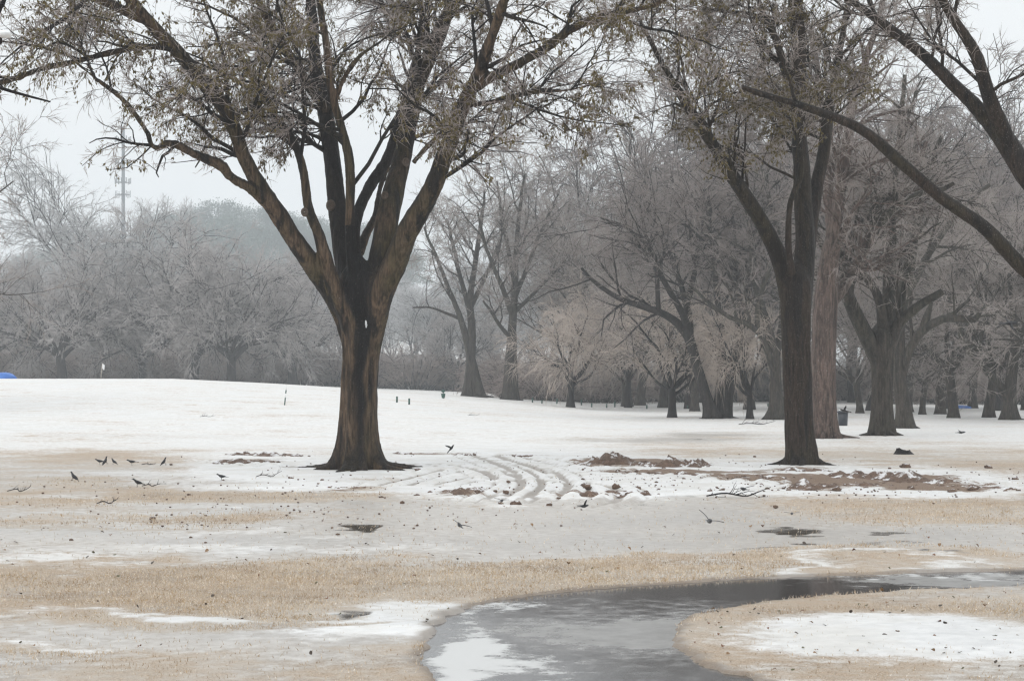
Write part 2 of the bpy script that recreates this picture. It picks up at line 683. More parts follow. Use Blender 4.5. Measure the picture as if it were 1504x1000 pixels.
def near_tree(name, label, Y, base_px, trunk, limbs, bark_mats, voxel, cfg, keep, twig_mat, leafspec=None, seed=0, split=True,
              flare=.9, nroots=8, rootreach=2.6, knots=(), seam=False, group=None, cat='tree', flute=.05, extra=None, ridge=.02, hf=.45, nl=7):
    base = gp(*base_px) if base_px[1] < 700 and Y is None else None
    b = at(base_px[0], base_px[1], Y)
    b[2] = float(H(b[0], b[1]))
    root = thing(name, label, cat, b, group)
    mb = MB()
    TP, TR = to_limb(trunk, Y, 40)
    TP[:, 2] -= TP[0, 2] - (b[2] - .12)  # sink the foot a little
    z0 = TP[0, 2]
    trunk_tube(mb, TP, TR, 56, flare, hf, nl, flute, seed + 1)
    if nroots:
        roots(mb, b, TR[8], nroots, rootreach, seed + 5, 1. if seam else .6)
    LP, LR = [], []
    for L in limbs:
        P, R = to_limb(L, Y, 26, .12)
        LP.append(P)
        LR.append(R)
        tubes(mb, P[None], R[None], 14, True)
    v, q = remesh(mb, voxel, name, 5, (0, 0, 0), ridge)
    soak = np.zeros(len(v))
    if seam:    # a deep rain-soaked crevice running down from the fork
        pxv = CX + v[:, 0] / v[:, 1] * F
        pyv = HY - (v[:, 2] - CZ) / v[:, 1] * F
        cxs = np.interp(pyv, [300, 380, 440, 480, 520, 560, 620, 700], [525, 522, 526, 534, 530, 527, 526, 527]) + (fbm(v * 1.7, 2, 77) - .5) * 14
        wds = np.interp(pyv, [340, 400, 450, 500, 540, 600, 700], [26, 26, 16, 11, 12, 14, 12])
        near_ = sstep(Y + .35, Y - .1, v[:, 1]) * (pyv > 330)
        soak = np.exp(-((pxv - cxs) / wds) ** 2) * near_ * (.7 + .6 * fbm(v * np.array([5, 5, 1.]), 2, 78)) * np.interp(pyv, [480, 540, 640, 700], [1, .8, .55, .5])
        dv = np.exp(-((pxv - cxs) / (wds * .55)) ** 2) * near_ * np.interp(pyv, [400, 470, 540, 700], [.10, .14, .07, .04])
        v[:, 1] += dv
    cen = v[q].mean(1)
    D = np.stack([seg_dist(cen, TP, TR)] + [seg_dist(cen, p, r) for p, r in zip(LP, LR)], 0)
    if split:
        lab = D.argmin(0)
    else:
        lab = np.zeros(len(q), int)
    for i in range(len(limbs) + 1):
        qq = q[lab == i]
        if len(qq) == 0:
            continue
        used, inv = np.unique(qq, return_inverse=True)
        me = raw_mesh('trunk' if i == 0 else 'limb', v[used] - b, inv.reshape(-1, 4), np.zeros((0, 3), int))
        at_ = me.attributes.new('soak', 'FLOAT', 'POINT')
        at_.data.foreach_set('value', soak[used].astype(np.float32))
        link('trunk' if i == 0 else 'limb', me, root, bark_mats.get(i, bark_mats[0]))
    P = np.stack(LP + ([e[0] for e in extra] if extra else []))
    R = np.stack(LR + ([e[1] for e in extra] if extra else []))
    br, tw, pool = grow(P, R, cfg, keep)
    if extra:
        tubes(br, np.stack([e[0] for e in extra]), np.stack([e[1] for e in extra]), 8)
    link('branches', br.mesh('branches', b), root, bark_mats.get('b', bark_mats[0]), 'stuff')
    link('twigs', tw.mesh('twigs', b), root, twig_mat, 'stuff')
    if leafspec:
        lm = MB()
        for (lv, n, clump, sz, thr, sd) in leafspec:
            leaves(lm, pool[lv][0], n, clump, sz, thr, sd)
        link('leaves', lm.mesh('leaves', b, False), root, M_LEAF, 'stuff')
    for (kx, ky, kr, dy) in knots:      # pruning scars
        c = at(kx, ky, Y + dy)
        dcen = np.linalg.norm((v - c)[:, [0, 2]], axis=1)
        m = dcen < .12
        if m.any():
            c[1] = v[m][:, 1].min() + .01
        kb = MB()
        k = 14
        a = np.arange(k) * 2 * np.pi / k
        rr = kr / 2 * Y / F
        rings = []
        for (rad, dp) in ((1.25, .05), (1.12, -.045), (.8, -.06), (.62, -.03), (.05, -.025)):
            rings.append(np.stack([c[0] + rr * rad * np.cos(a), np.full(k, c[1] + dp), c[2] + 1.2 * rr * rad * np.sin(a)], -1))
        V = np.concatenate(rings)
        kb.add(V, ring_idx(1, len(rings), k))
        link('pruning_scar', kb.mesh('pruning_scar', b), root, M_CUT)
    return root, b, v, pool


# ------------------------------------------------------------------ ground
PATH_L = np.array([[6.5, 2.0], [3.2, 4.0], [1.1, 7.0], [.1, 9.3], [-.40, 11.2], [-.57, 12.6], [-.52, 14.2], [-.29, 15.4], [.39, 16.3], [1.5, 17.05], [2.8, 17.65], [4.9, 18.25], [8, 18.9], [14, 19.6], [40, 21]])
PATH_R = np.array([[9.5, 2.6], [5.6, 5.2], [3.0, 8.6], [1.9, 10.4], [1.40, 11.55], [1.17, 12.6], [1.12, 13.5], [1.27, 14.3], [1.68, 15.15], [2.5, 15.95], [3.5, 16.5], [4.5, 16.85], [8, 17.35], [14, 18.0], [40, 19.2]])


def curve2(C, n):
    P, _ = resample(np.c_[C, np.zeros(len(C)), np.ones(len(C))], n)
    return P[:, :2]


PL, PR = curve2(PATH_L, 160), curve2(PATH_R, 160)
POLY = np.concatenate([PL, PR[::-1]])


def path_sd(x, y):
    """signed distance to the cart path outline, negative on the path"""
    pts = np.stack([x.ravel(), y.ravel()], -1)
    d = np.full(len(pts), 9.)
    ins = np.zeros(len(pts), bool)
    sel = (pts[:, 1] < 24) & (np.abs(pts[:, 0]) < 42)
    p = pts[sel]
    dd = np.full(len(p), 9.)
    ii = np.zeros(len(p), bool)
    A = POLY
    B = np.roll(POLY, -1, 0)
    for a, b in zip(A, B):
        ab = b - a
        t = np.clip(((p - a) @ ab) / max(ab @ ab, 1e-9), 0, 1)
        dd = np.minimum(dd, np.hypot(*(p - a - t[:, None] * ab).T))
        if a[1] != b[1]:
            c = ((a[1] > p[:, 1]) != (b[1] > p[:, 1])) & (p[:, 0] < (b[0] - a[0]) * (p[:, 1] - a[1]) / (b[1] - a[1]) + a[0])
            ii ^= c
    d[sel] = np.where(ii, -dd, dd)
    return d.reshape(x.shape)


# strokes: layer, centre px, centre py, half width, half height, strength
STROKES = [
    # bare frosted grass shows (g), clear ice (i), snow and painted white puddle reflections (s), standing water (w), churned soil (m)
    ('g', 1290, 658, 330, 7, .6), ('g', 1420, 684, 200, 11, .6), ('g', 1240, 668, 300, 12, .4), ('g', 1150, 643, 120, 5, .4),
    ('g', 120, 671, 130, 6, .45), ('g', 260, 687, 180, 6, .45), ('g', 60, 690, 90, 8, .3), ('g', 660, 661, 300, 4, .35),
    ('i', 300, 703, 260, 9, .6), ('g', 60, 712, 110, 7, .8), ('g', 250, 737, 150, 13, .75), ('g', 430, 735, 150, 16, .9),
    ('g', 80, 748, 110, 8, .7), ('i', 70, 733, 60, 5, .8), ('i', 330, 752, 220, 6, .8), ('i', 100, 775, 260, 10, .8),
    ('s', 380, 768, 110, 6, .5), ('i', 420, 772, 60, 8, 1.), ('i', 300, 800, 330, 16, .8), ('s', 380, 800, 250, 10, .5), ('s', 60, 817, 130, 9, .75),
    ('g', 560, 722, 140, 9, .9), ('g', 470, 712, 60, 5, .6),
    ('i', 780, 770, 260, 26, .9), ('i', 1000, 800, 260, 20, .9), ('i', 1240, 790, 270, 26, .95), ('i', 960, 740, 220, 14, .9), ('i', 1430, 805, 160, 12, .7),
    ('g', 1010, 762, 110, 7, .45), ('g', 1400, 752, 180, 24, 1.1), ('g', 1240, 768, 90, 5, .5), ('s', 1460, 775, 70, 6, .2),
    ('g', 250, 845, 420, 16, .8), ('g', 560, 850, 420, 22, .9), ('g', 860, 830, 320, 12, .9), ('g', 1150, 824, 330, 7, .8), ('g', 350, 885, 420, 22, .8),
    ('s', 60, 833, 110, 6, .5), ('s', 1180, 840, 330, 4, .8), ('s', 600, 868, 60, 4, .3),
    ('i', 330, 960, 300, 24, .9), ('i', 120, 935, 160, 10, .5), ('g', 60, 950, 120, 10, .5), ('g', 330, 915, 300, 8, .6),
    ('s', 590, 915, 95, 30, 1.4), ('s', 520, 945, 150, 24, 1.1), ('g', 600, 985, 60, 10, .9), ('g', 130, 985, 160, 6, .6),
    ('s', 110, 900, 200, 7, 1.1), ('s', 240, 901, 70, 4, 1.), ('s', 455, 902, 60, 5, 1.), ('s', 255, 860, 35, 6, .6), ('s', 140, 955, 60, 4, .8), ('s', 50, 977, 80, 7, .8), ('s', 150, 981, 60, 4, .8),  # mostly bright reflections on puddles, painted white through the snow layer
    ('w', 519, 776, 30, 8, 1.3), ('w', 500, 902, 24, 6, 1.2), ('w', 1160, 781, 45, 4, 1.1), ('w', 1180, 789, 26, 3, .8), ('w', 1290, 786, 40, 3, .8), ('w', 1100, 808, 50, 3, .7), ('w', 1172, 802, 30, 3, .9),
    ('w', 1375, 818, 50, 3, .8), ('w', 1000, 730, 45, 4, .6), ('w', 960, 742, 35, 3, .6), ('w', 760, 765, 90, 3, .35), ('w', 1500, 800, 60, 3, .5), ('w', 1290, 802, 60, 3, .4),
    ('g', 1250, 885, 260, 14, .9), ('g', 1430, 905, 110, 30, .8), ('s', 1200, 945, 220, 46, 1.7), ('s', 1420, 968, 220, 36, 1.5), ('g', 1130, 990, 60, 8, .5), ('g', 1470, 990, 60, 6, .5),
    # churned snow where the machines drove
    ('s', 730, 690, 230, 24, 1.1), ('s', 560, 697, 240, 12, .9), ('s', 940, 705, 190, 20, 1.), ('s', 1170, 710, 260, 16, .9), ('s', 1400, 715, 130, 8, .7), ('s', 380, 688, 90, 5, .6), ('s', 760, 725, 130, 10, .5),
    ('s', 350, 682, 100, 12, .6), ('s', 1260, 697, 200, 14, .8), ('s', 1330, 735, 90, 5, .4),
    ('m', 360, 678, 60, 3, .8), ('m', 900, 680, 50, 6, .8), ('m', 990, 681, 70, 5, .9), ('m', 1000, 694, 110, 3, .9), ('m', 1120, 701, 60, 3, .8), ('m', 1300, 706, 130, 7, 1.), ('m', 1400, 716, 80, 4, .9),
    ('m', 1190, 690, 60, 4, .7), ('m', 690, 723, 40, 5, .8), ('m', 860, 724, 40, 4, .7), ('m', 520, 716, 60, 3, .5), ('m', 1210, 715, 40, 6, .6), ('m', 400, 669, 80, 2, .6), ('m', 640, 667, 60, 2, .5), ('m', 770, 670, 60, 2, .5),
    # the far bend of the path, iced over
    ('i', 970, 646, 110, 4, 1.2), ('i', 1060, 638, 70, 3, 1.1), ('i', 880, 650, 90, 2.5, .8), ('w', 1010, 645, 40, 1.5, .45),
    ('i', 120, 600, 160, 3, .4), ('i', 300, 612, 200, 4, .3), ('i', 60, 630, 130, 3, .4), ('i', 180, 645, 220, 3, .5),
]

# machine tracks: arcs in the snow, in photo pixels
TRACKS = [[(690, 668), (745, 690), (760, 712), (715, 735)], [(705, 668), (762, 690), (780, 712), (740, 737)], [(720, 668), (778, 688), (802, 710), (775, 735)],
          [(650, 690), (600, 702), (560, 712)], [(730, 668), (800, 690), (830, 708), (818, 728)], [(560, 683), (640, 682), (700, 690), (728, 704)],
          [(640, 712), (700, 700), (780, 700)], [(880, 690), (1000, 700), (1140, 706)], [(840, 705), (900, 716), (905, 734), (860, 745)], [(800, 672), (900, 690), (1100, 703), (1250, 704)],
          [(1140, 712), (1250, 700), (1400, 706), (1500, 716)], [(300, 676), (400, 684), (470, 685)]]


def masks(x, y):
    px = CX + x / y * F
    py = HY + CZ / y * F
    far = sstep(684, 648, py)
    m = {'g': .28 + 0 * x, 'i': .35 + .1 * (1 - far), 's': .16 + .72 * far, 'w': 0 * x, 'm': 0 * x}
    k_ = 18 / np.maximum(y, 12)
    wx = ((fbm2(x, y, 1.6, 4, 21) - .5) * 160 + (fbm2(x, y, 7., 2, 23) - .5) * 320) * k_
    wy = ((fbm2(x, y, 1.1, 4, 22) - .5) * 60 + (fbm2(x, y, 4., 3, 24) - .5) * 95) * k_ ** .8
    wy = wy * (.35 + .65 * sstep(650, 760, py))
    m['s'] = m['s'] + .22 * sstep(770, 700, py) * (1 - far)
    gs = 0 * x
    for (l, cx, cy, rx, ry, s) in STROKES:
        if l == 'w':
            ax, ay = wx * .3 + (fbm2(x, y, .3, 2, 91) - .5) * 60, wy * .25 + (fbm2(x, y, .3, 2, 92) - .5) * 9
        elif l == 'm':
            ax, ay = wx * .5, wy * .4
        else:
            ax, ay = wx, wy
        d = ((px + ax - cx) / rx) ** 2 + ((py + ay - cy) / ry) ** 2
        e = np.exp(-d * .8) if l != 'w' else np.clip(1.4 - d, 0, 1)
        s = s * (.8 if l in 'gi' else (.72 if cy > 850 else 1.))
        m[l] = m[l] + e * s
        if l == 'i' and cy < 652 and s > .35:
            m['s'] = m['s'] - e * s * .6
        if l == 'g':
            gs = gs + e * s
    ge = 1 - np.exp(-gs * .95)
    ge = ge * (.72 + .56 * (fbm2(x, y, 1.3, 3, 95)))
    m['s'] = m['s'] - ge * .62
    m['i'] = m['i'] - ge * .42
    return m


def tracks_h(x, y, only=None):
    h = np.zeros_like(x)
    for T in TRACKS:
        W2 = np.array([gp(a, b)[:2] for a, b in T])
        C = curve2(W2, 40)
        lo, hi = C.min(0) - .8, C.max(0) + .8
        s = (x > lo[0]) & (x < hi[0]) & (y > lo[1]) & (y < hi[1])
        if not s.any():
            continue
        p = np.stack([x[s], y[s]], -1)
        d = np.full(len(p), 9.)
        for a, b in zip(C[:-1], C[1:]):
            ab = b - a
            t = np.clip(((p - a) @ ab) / max(ab @ ab, 1e-9), 0, 1)
            d = np.minimum(d, np.hypot(*(p - a - t[:, None] * ab).T))
        jit = (fbm2(p[:, 0], p[:, 1], .3, 2, 8) - .5) * .1
        d = d + jit
        g = -np.exp(-(d / .11) ** 2) + .6 * np.exp(-((d - .25) / .09) ** 2) - .7 * np.exp(-((d - .42) / .07) ** 2)
        h[s] += g
    return h


def build_ground():
    # rows from near to far; denser where the photograph sees more
    pyr = np.linspace(1130, 640, 340)
    Yn = CZ * F / (pyr - HY)
    Yf = Yn[-1] * np.exp(np.linspace(0, math.log(900 / Yn[-1]), 110))[1:]
    Yb = np.array([-40, -10, 0, 3, 5, 6.5, 7.6])
    Y = np.concatenate([Yb, Yn, Yf])
    u = np.concatenate([np.linspace(-2.2, -.34, 22)[:-1], np.linspace(-.34, .34, 480), np.linspace(.34, 2.2, 22)[1:]])
    hw = np.maximum(np.abs(Y), 9)
    X = u[None] * hw[:, None]
    YY = np.broadcast_to(Y[:, None], X.shape)
    X = np.clip(X, -560, 560)
    Ym = np.maximum(YY, 8)
    sd = path_sd(X, YY)
    z = H(X, YY)
    near = 1 - sstep(45, 60, YY)
    m = masks(X, Ym)
    tr = tracks_h(X, YY)
    z = z + near * ((fbm2(X, YY, .9, 3, 1) - .5) * .03 + (fbm2(X, YY, .12, 2, 2) - .5) * .012)
    z = z + near * (np.clip(m['s'], 0, 1.2) - np.clip(m['w'], 0, 1) * 1.0) * .012
    z = z + tr * .05
    z = z + np.clip(m['m'], 0, 1) * (fbm2(X, YY, .25, 3, 9) - .35) * .10
    e = sd + (fbm2(X, YY, .35, 3, 41) - .5) * .26 + (fbm2(X, YY, .07, 2, 42) - .5) * .07
    ps = sstep(-.03, .06, e)
    z = np.where(YY < 24, z * ps + ps * .014 - (1 - ps) * .04, z)
    n, k = X.shape
    V = np.stack([X, YY, z], -1).reshape(-1, 3)
    i = np.arange(n - 1)[:, None]
    j = np.arange(k - 1)[None]
    b = i * k + j
    q = np.stack([b, b + 1, b + k + 1, b + k], -1).reshape(-1, 4)
    me = raw_mesh('ground', V, q, np.zeros((0, 3), int))
    edge = np.exp(-np.clip(e, 0, 9) / .16) * (YY < 24)
    m['e'] = edge
    m['t'] = np.clip(-tr, 0, 1)
    for nm, key in (('bare', 'g'), ('ice', 'i'), ('snow', 's'), ('water', 'w'), ('soil', 'm'), ('rim', 'e'), ('track', 't')):
        a = me.attributes.new(nm, 'FLOAT', 'POINT')
        a.data.foreach_set('value', m[key].astype(np.float32).ravel())
    return me


g = NT('winter_ground')
nb = g.noise(1.1, 4, .6, (1, 1, 1), (0, 0, 0))
nm_ = g.noise(7, 5, .65, (1, 1, 1), (4, 3, 0))
nf = g.noise(60, 4, .7, (1, 1, 1), (1, 7, 0))
nff = g.noise(260, 3, .7, (1, 1, 1), (1, 7, 0))
nlow = g.noise(.28, 3, .6, (1, 1, 1), (9, 3, 2))
jit = g.math('ADD', g.math('MULTIPLY', g.math('SUBTRACT', nm_, .5), 1.1), g.math('MULTIPLY', g.math('SUBTRACT', nf, .5), .8))
jit = g.math('ADD', jit, g.math('ADD', g.math('MULTIPLY', g.math('SUBTRACT', nb, .5), 1.2), g.math('MULTIPLY', g.math('SUBTRACT', nlow, .5), .9)))
# frosted turf
turf = g.mix(g.rng(nf, .32, .68), (.27, .195, .13), (.64, .51, .385))
turf = g.mix(g.rng(nm_, .35, .65), turf, g.mix(g.rng(nff, .4, .62), (.30, .225, .155), (.66, .57, .47)))
turf = g.mix(g.math('MULTIPLY', g.rng(nff, .60, .68), .6), turf, (.80, .77, .72))
turf = g.mix(g.math('MULTIPLY', g.rng(nlow, .38, .62), .45), turf, (.56, .53, .48))
turf = g.mix(g.math('MULTIPLY', g.rng(nb, .47, .62), .5), turf, g.mix(g.rng(nf, .4, .6), (.22, .175, .135), (.40, .34, .28)))
ice = g.mix(g.rng(nm_, .3, .7), (.42, .388, .352), (.58, .555, .52))
ice = g.mix(g.rng(nf, .60, .72), ice, (.33, .29, .25))
ng = g.noise(24, 4, .7, (1, 1, 1), (6, 2, 5))
ice = g.mix(g.math('MULTIPLY', g.rng(ng, .54, .66), .55), ice, (.36, .29, .22))
ice = g.mix(g.math('MULTIPLY', g.rng(nlow, .45, .65), .4), ice, (.36, .35, .34))
snow = g.mix(g.rng(nm_, .3, .7), (.76, .765, .765), (.86, .86, .855))
snow = g.mix(g.math('MULTIPLY', g.rng(nlow, .42, .62), .35), snow, (.64, .65, .65))
snow = g.mix(g.math('MULTIPLY', g.rng(nb, .42, .62), .55), snow, (.62, .60, .56))
soil = g.mix(g.rng(nf, .3, .7), (.12, .08, .055), (.30, .215, .155))
wi = g.rng(g.math('ADD', g.attr('ice'), g.math('MULTIPLY', jit, .95)), .22, .92)
ws = g.rng(g.math('ADD', g.attr('snow'), g.math('MULTIPLY', jit, .9)), .30, .98)
wm = g.rng(g.math('ADD', g.attr('soil'), g.math('MULTIPLY', jit, .8)), .38, .55)
ww = g.rng(g.math('ADD', g.attr('water'), g.math('MULTIPLY', jit, .9)), .30, .95)
wt = g.math('MULTIPLY', g.rng(g.math('ADD', g.attr('track'), g.math('MULTIPLY', jit, .6)), .3, .8), .75)
rim = g.math('MULTIPLY', g.rng(g.math('ADD', g.attr('rim'), g.math('MULTIPLY', jit, .3)), .35, .75), .75)
c = g.mix(wi, turf, ice)
c = g.mix(ws, c, snow)
c = g.mix(wt, c, (.27, .23, .195))
c = g.mix(rim, c, (.23, .19, .155))
c = g.mix(wm, c, soil)
c = g.mix(ww, c, (.085, .075, .062))
g.lk(c, g.b.inputs['Base Color'])
ro = g.mix(wi, (.8, .8, .8), (.34, .34, .34))
ro = g.mix(ws, ro, (.62, .62, .62))
ro = g.mix(wm, ro, (.8, .8, .8))
ro = g.mix(ww, ro, (.12, .12, .12))
g.lk(ro, g.b.inputs['Roughness'])
flat = g.math('SUBTRACT', 1., g.math('MAXIMUM', ww, g.math('MULTIPLY', wi, .85)))
hh = g.math('MULTIPLY', g.math('ADD', nf, g.math('MULTIPLY', nff, .5)), g.math('MAXIMUM', flat, 0.))
g.bump(hh, .8, .02)
ground = link('ground', build_ground(), None, g.m, 'structure')
ground['label'] = 'frozen parkland turf under patchy snow, ice and frosted grass'

# the cart path
p = NT('wet_iced_asphalt')
a1 = p.noise(1.1, 4, .6, (1, 1, 1), (3, 1, 0), dist=.5)
a2 = p.noise(5, 6, .7, (1, 1, 1), (0, 2, 0))
a3 = p.noise(300, 2, .6)
asph = p.mix(p.rng(a3, .3, .7), (.045, .043, .043), (.095, .09, .087))
frz = p.rng(p.math('ADD', p.math('MULTIPLY', p.attr('ice'), 1.), p.math('MULTIPLY', p.math('SUBTRACT', a2, .5), 1.1)), .35, .85)
wht = p.rng(p.math('ADD', p.attr('ice_sky_glint'), p.math('MULTIPLY', p.math('SUBTRACT', a2, .5), 1.5)), .40, .80)
c = p.mix(p.math('MULTIPLY', frz, .85), asph, p.mix(p.rng(a2, .35, .65), (.235, .23, .222), (.345, .34, .33)))
c = p.mix(wht, c, (.58, .585, .58))  # white ice and sky reflection painted into the path colour
p.lk(c, p.b.inputs['Base Color'])
p.setin(p.b.inputs['Roughness'], p.mix(wht, p.mix(frz, (.10, .10, .10), (.32, .32, .32)), (.45, .45, .45)))
p.bump(p.math('ADD', p.math('MULTIPLY', a2, .6), p.math('MULTIPLY', a1, .6)), .05, .02)


def build_path():
    n = 260
    A, B = curve2(PATH_L, n), curve2(PATH_R, n)
    k = 40
    d = nrm(B - A)
    A, B = A - d * .22, B + d * .22
    t = np.linspace(0, 1, k)[None, :, None]
    Q = A[:, None] * (1 - t) + B[:, None] * t
    x, y = Q[..., 0], Q[..., 1]
    z = -.004 + .006 * (fbm2(x, y, 1.1, 2, 51) - .5)
    V = np.stack([x, y, z], -1).reshape(-1, 3)
    i = np.arange(n - 1)[:, None]
    j = np.arange(k - 1)[None]
    b = i * k + j
    me = raw_mesh('cart_path', V, np.stack([b, b + 1, b + k + 1, b + k], -1).reshape(-1, 4), np.zeros((0, 3), int))
    px = CX + x / y * F
    py = HY + CZ / y * F
    wx = (fbm2(x, y, .5, 3, 61) - .5) * 80
    wy = (fbm2(x, y, .3, 3, 62) - .5) * 30

    def st(L):
        r = 0 * x
        for (cx, cy, rx, ry, s) in L:
            r = r + s * np.exp(-(((px + wx - cx) / rx) ** 2 + ((py + wy - cy) / ry) ** 2))
        return r
    icem = .40 + st([(930, 930, 120, 26, .6), (760, 925, 90, 16, .25), (1380, 852, 200, 8, .7), (1050, 930, 60, 40, .3)]) - st([(1120, 862, 150, 12, .6), (880, 910, 70, 4, .2)])
    sl = st([(690, 945, 42, 34, .8), (760, 975, 110, 26, .75), (660, 990, 40, 40, .5), (740, 888, 80, 9, .7), (690, 905, 30, 8, .35), (1430, 846, 160, 5, .6), (1290, 842, 120, 3, .5), (900, 1010, 120, 16, .25),
             (925, 890, 14, 3, .4), (1090, 862, 16, 3, .4), (1140, 858, 30, 2, .35)])  # where the painted sky reflection and white ice lie
    for nm, v in (('ice', icem), ('ice_sky_glint', sl)):
        a = me.attributes.new(nm, 'FLOAT', 'POINT')
        a.data.foreach_set('value', v.astype(np.float32).ravel())
    return me


path = link('cart_path', build_path(), None, p.m, 'structure')
path['label'] = 'wet asphalt cart path curving to the right, glazed with ice'

# frosted grass blades, where the turf is bare and close enough to see
def build_grass():
    mb = MB()
    n = 420000
    py = rng.uniform(700, 1075, n)
    Y = CZ * F / (py - HY)
    x = rng.uniform(-.33, .33, n) * Y
    m = masks(x, Y)
    w = m['g'] * 1.0 - np.clip(m['s'], 0, 1) * .9 - np.clip(m['i'] - .35, 0, 1) * .55 - m['w'] * 2 + (fbm2(x, Y, .35, 3, 71) - .5) * 1.6 + (fbm2(x, Y, 1.4, 2, 72) - .5) * .9
    sd = path_sd(x, Y)
    w = np.where(sd < .02, -1, w + np.exp(-np.clip(sd, 0, 9) / .07) * .5)
    ok = rng.uniform(0, 1, n) < (1 - .6 * sstep(22, 30, Y)) * np.clip((w - .28) * .9, 0.03 * (sd > .02), .8)
    x, Y = x[ok], Y[ok]
    n = len(x)
    h = rng.uniform(.010, .032, n) * np.clip(Y / 17, .8, 1.1)
    wd = rng.uniform(.0022, .0042, n) * np.clip(Y / 13, 1, 3)
    a = rng.uniform(0, 6.28, n)
    lean = rng.normal(0, .55, (n, 2)) * h[:, None]
    z = H(x, Y) + .018
    b = np.stack([x, Y, z - .006], -1)
    e = np.stack([np.cos(a) * wd, np.sin(a) * wd, 0 * a], -1)
    tip = b + np.concatenate([lean, h[:, None] + .006], 1)
    V = np.stack([b - e, b + e, tip], 1).reshape(-1, 3)
    mb.add(V, None, np.arange(n * 3).reshape(-1, 3))
    return mb.mesh('frosted_grass', None, False)


gm = NT('frosted_straw')
gn = gm.noise(3, 2)
gn2 = gm.noise(90, 1)
gc = gm.mix(gm.rng(gn, .35, .65), (.46, .33, .19), (.60, .49, .36))
gc = gm.mix(gm.math('MULTIPLY', gm.rng(gm.noise(.9, 4, .7, off=(3, 3, 3)), .46, .60), .6), gc, (.30, .205, .125))
gc = gm.mix(gm.rng(gn2, .50, .66), gc, (.82, .78, .72))
gm.lk(gc, gm.b.inputs['Base Color'])
gm.b.inputs['Roughness'].default_value = .4
grass = link('frosted_grass', build_grass(), None, gm.m, 'stuff')
tag(grass, 'short straw-coloured grass blades glazed with ice', 'grass')

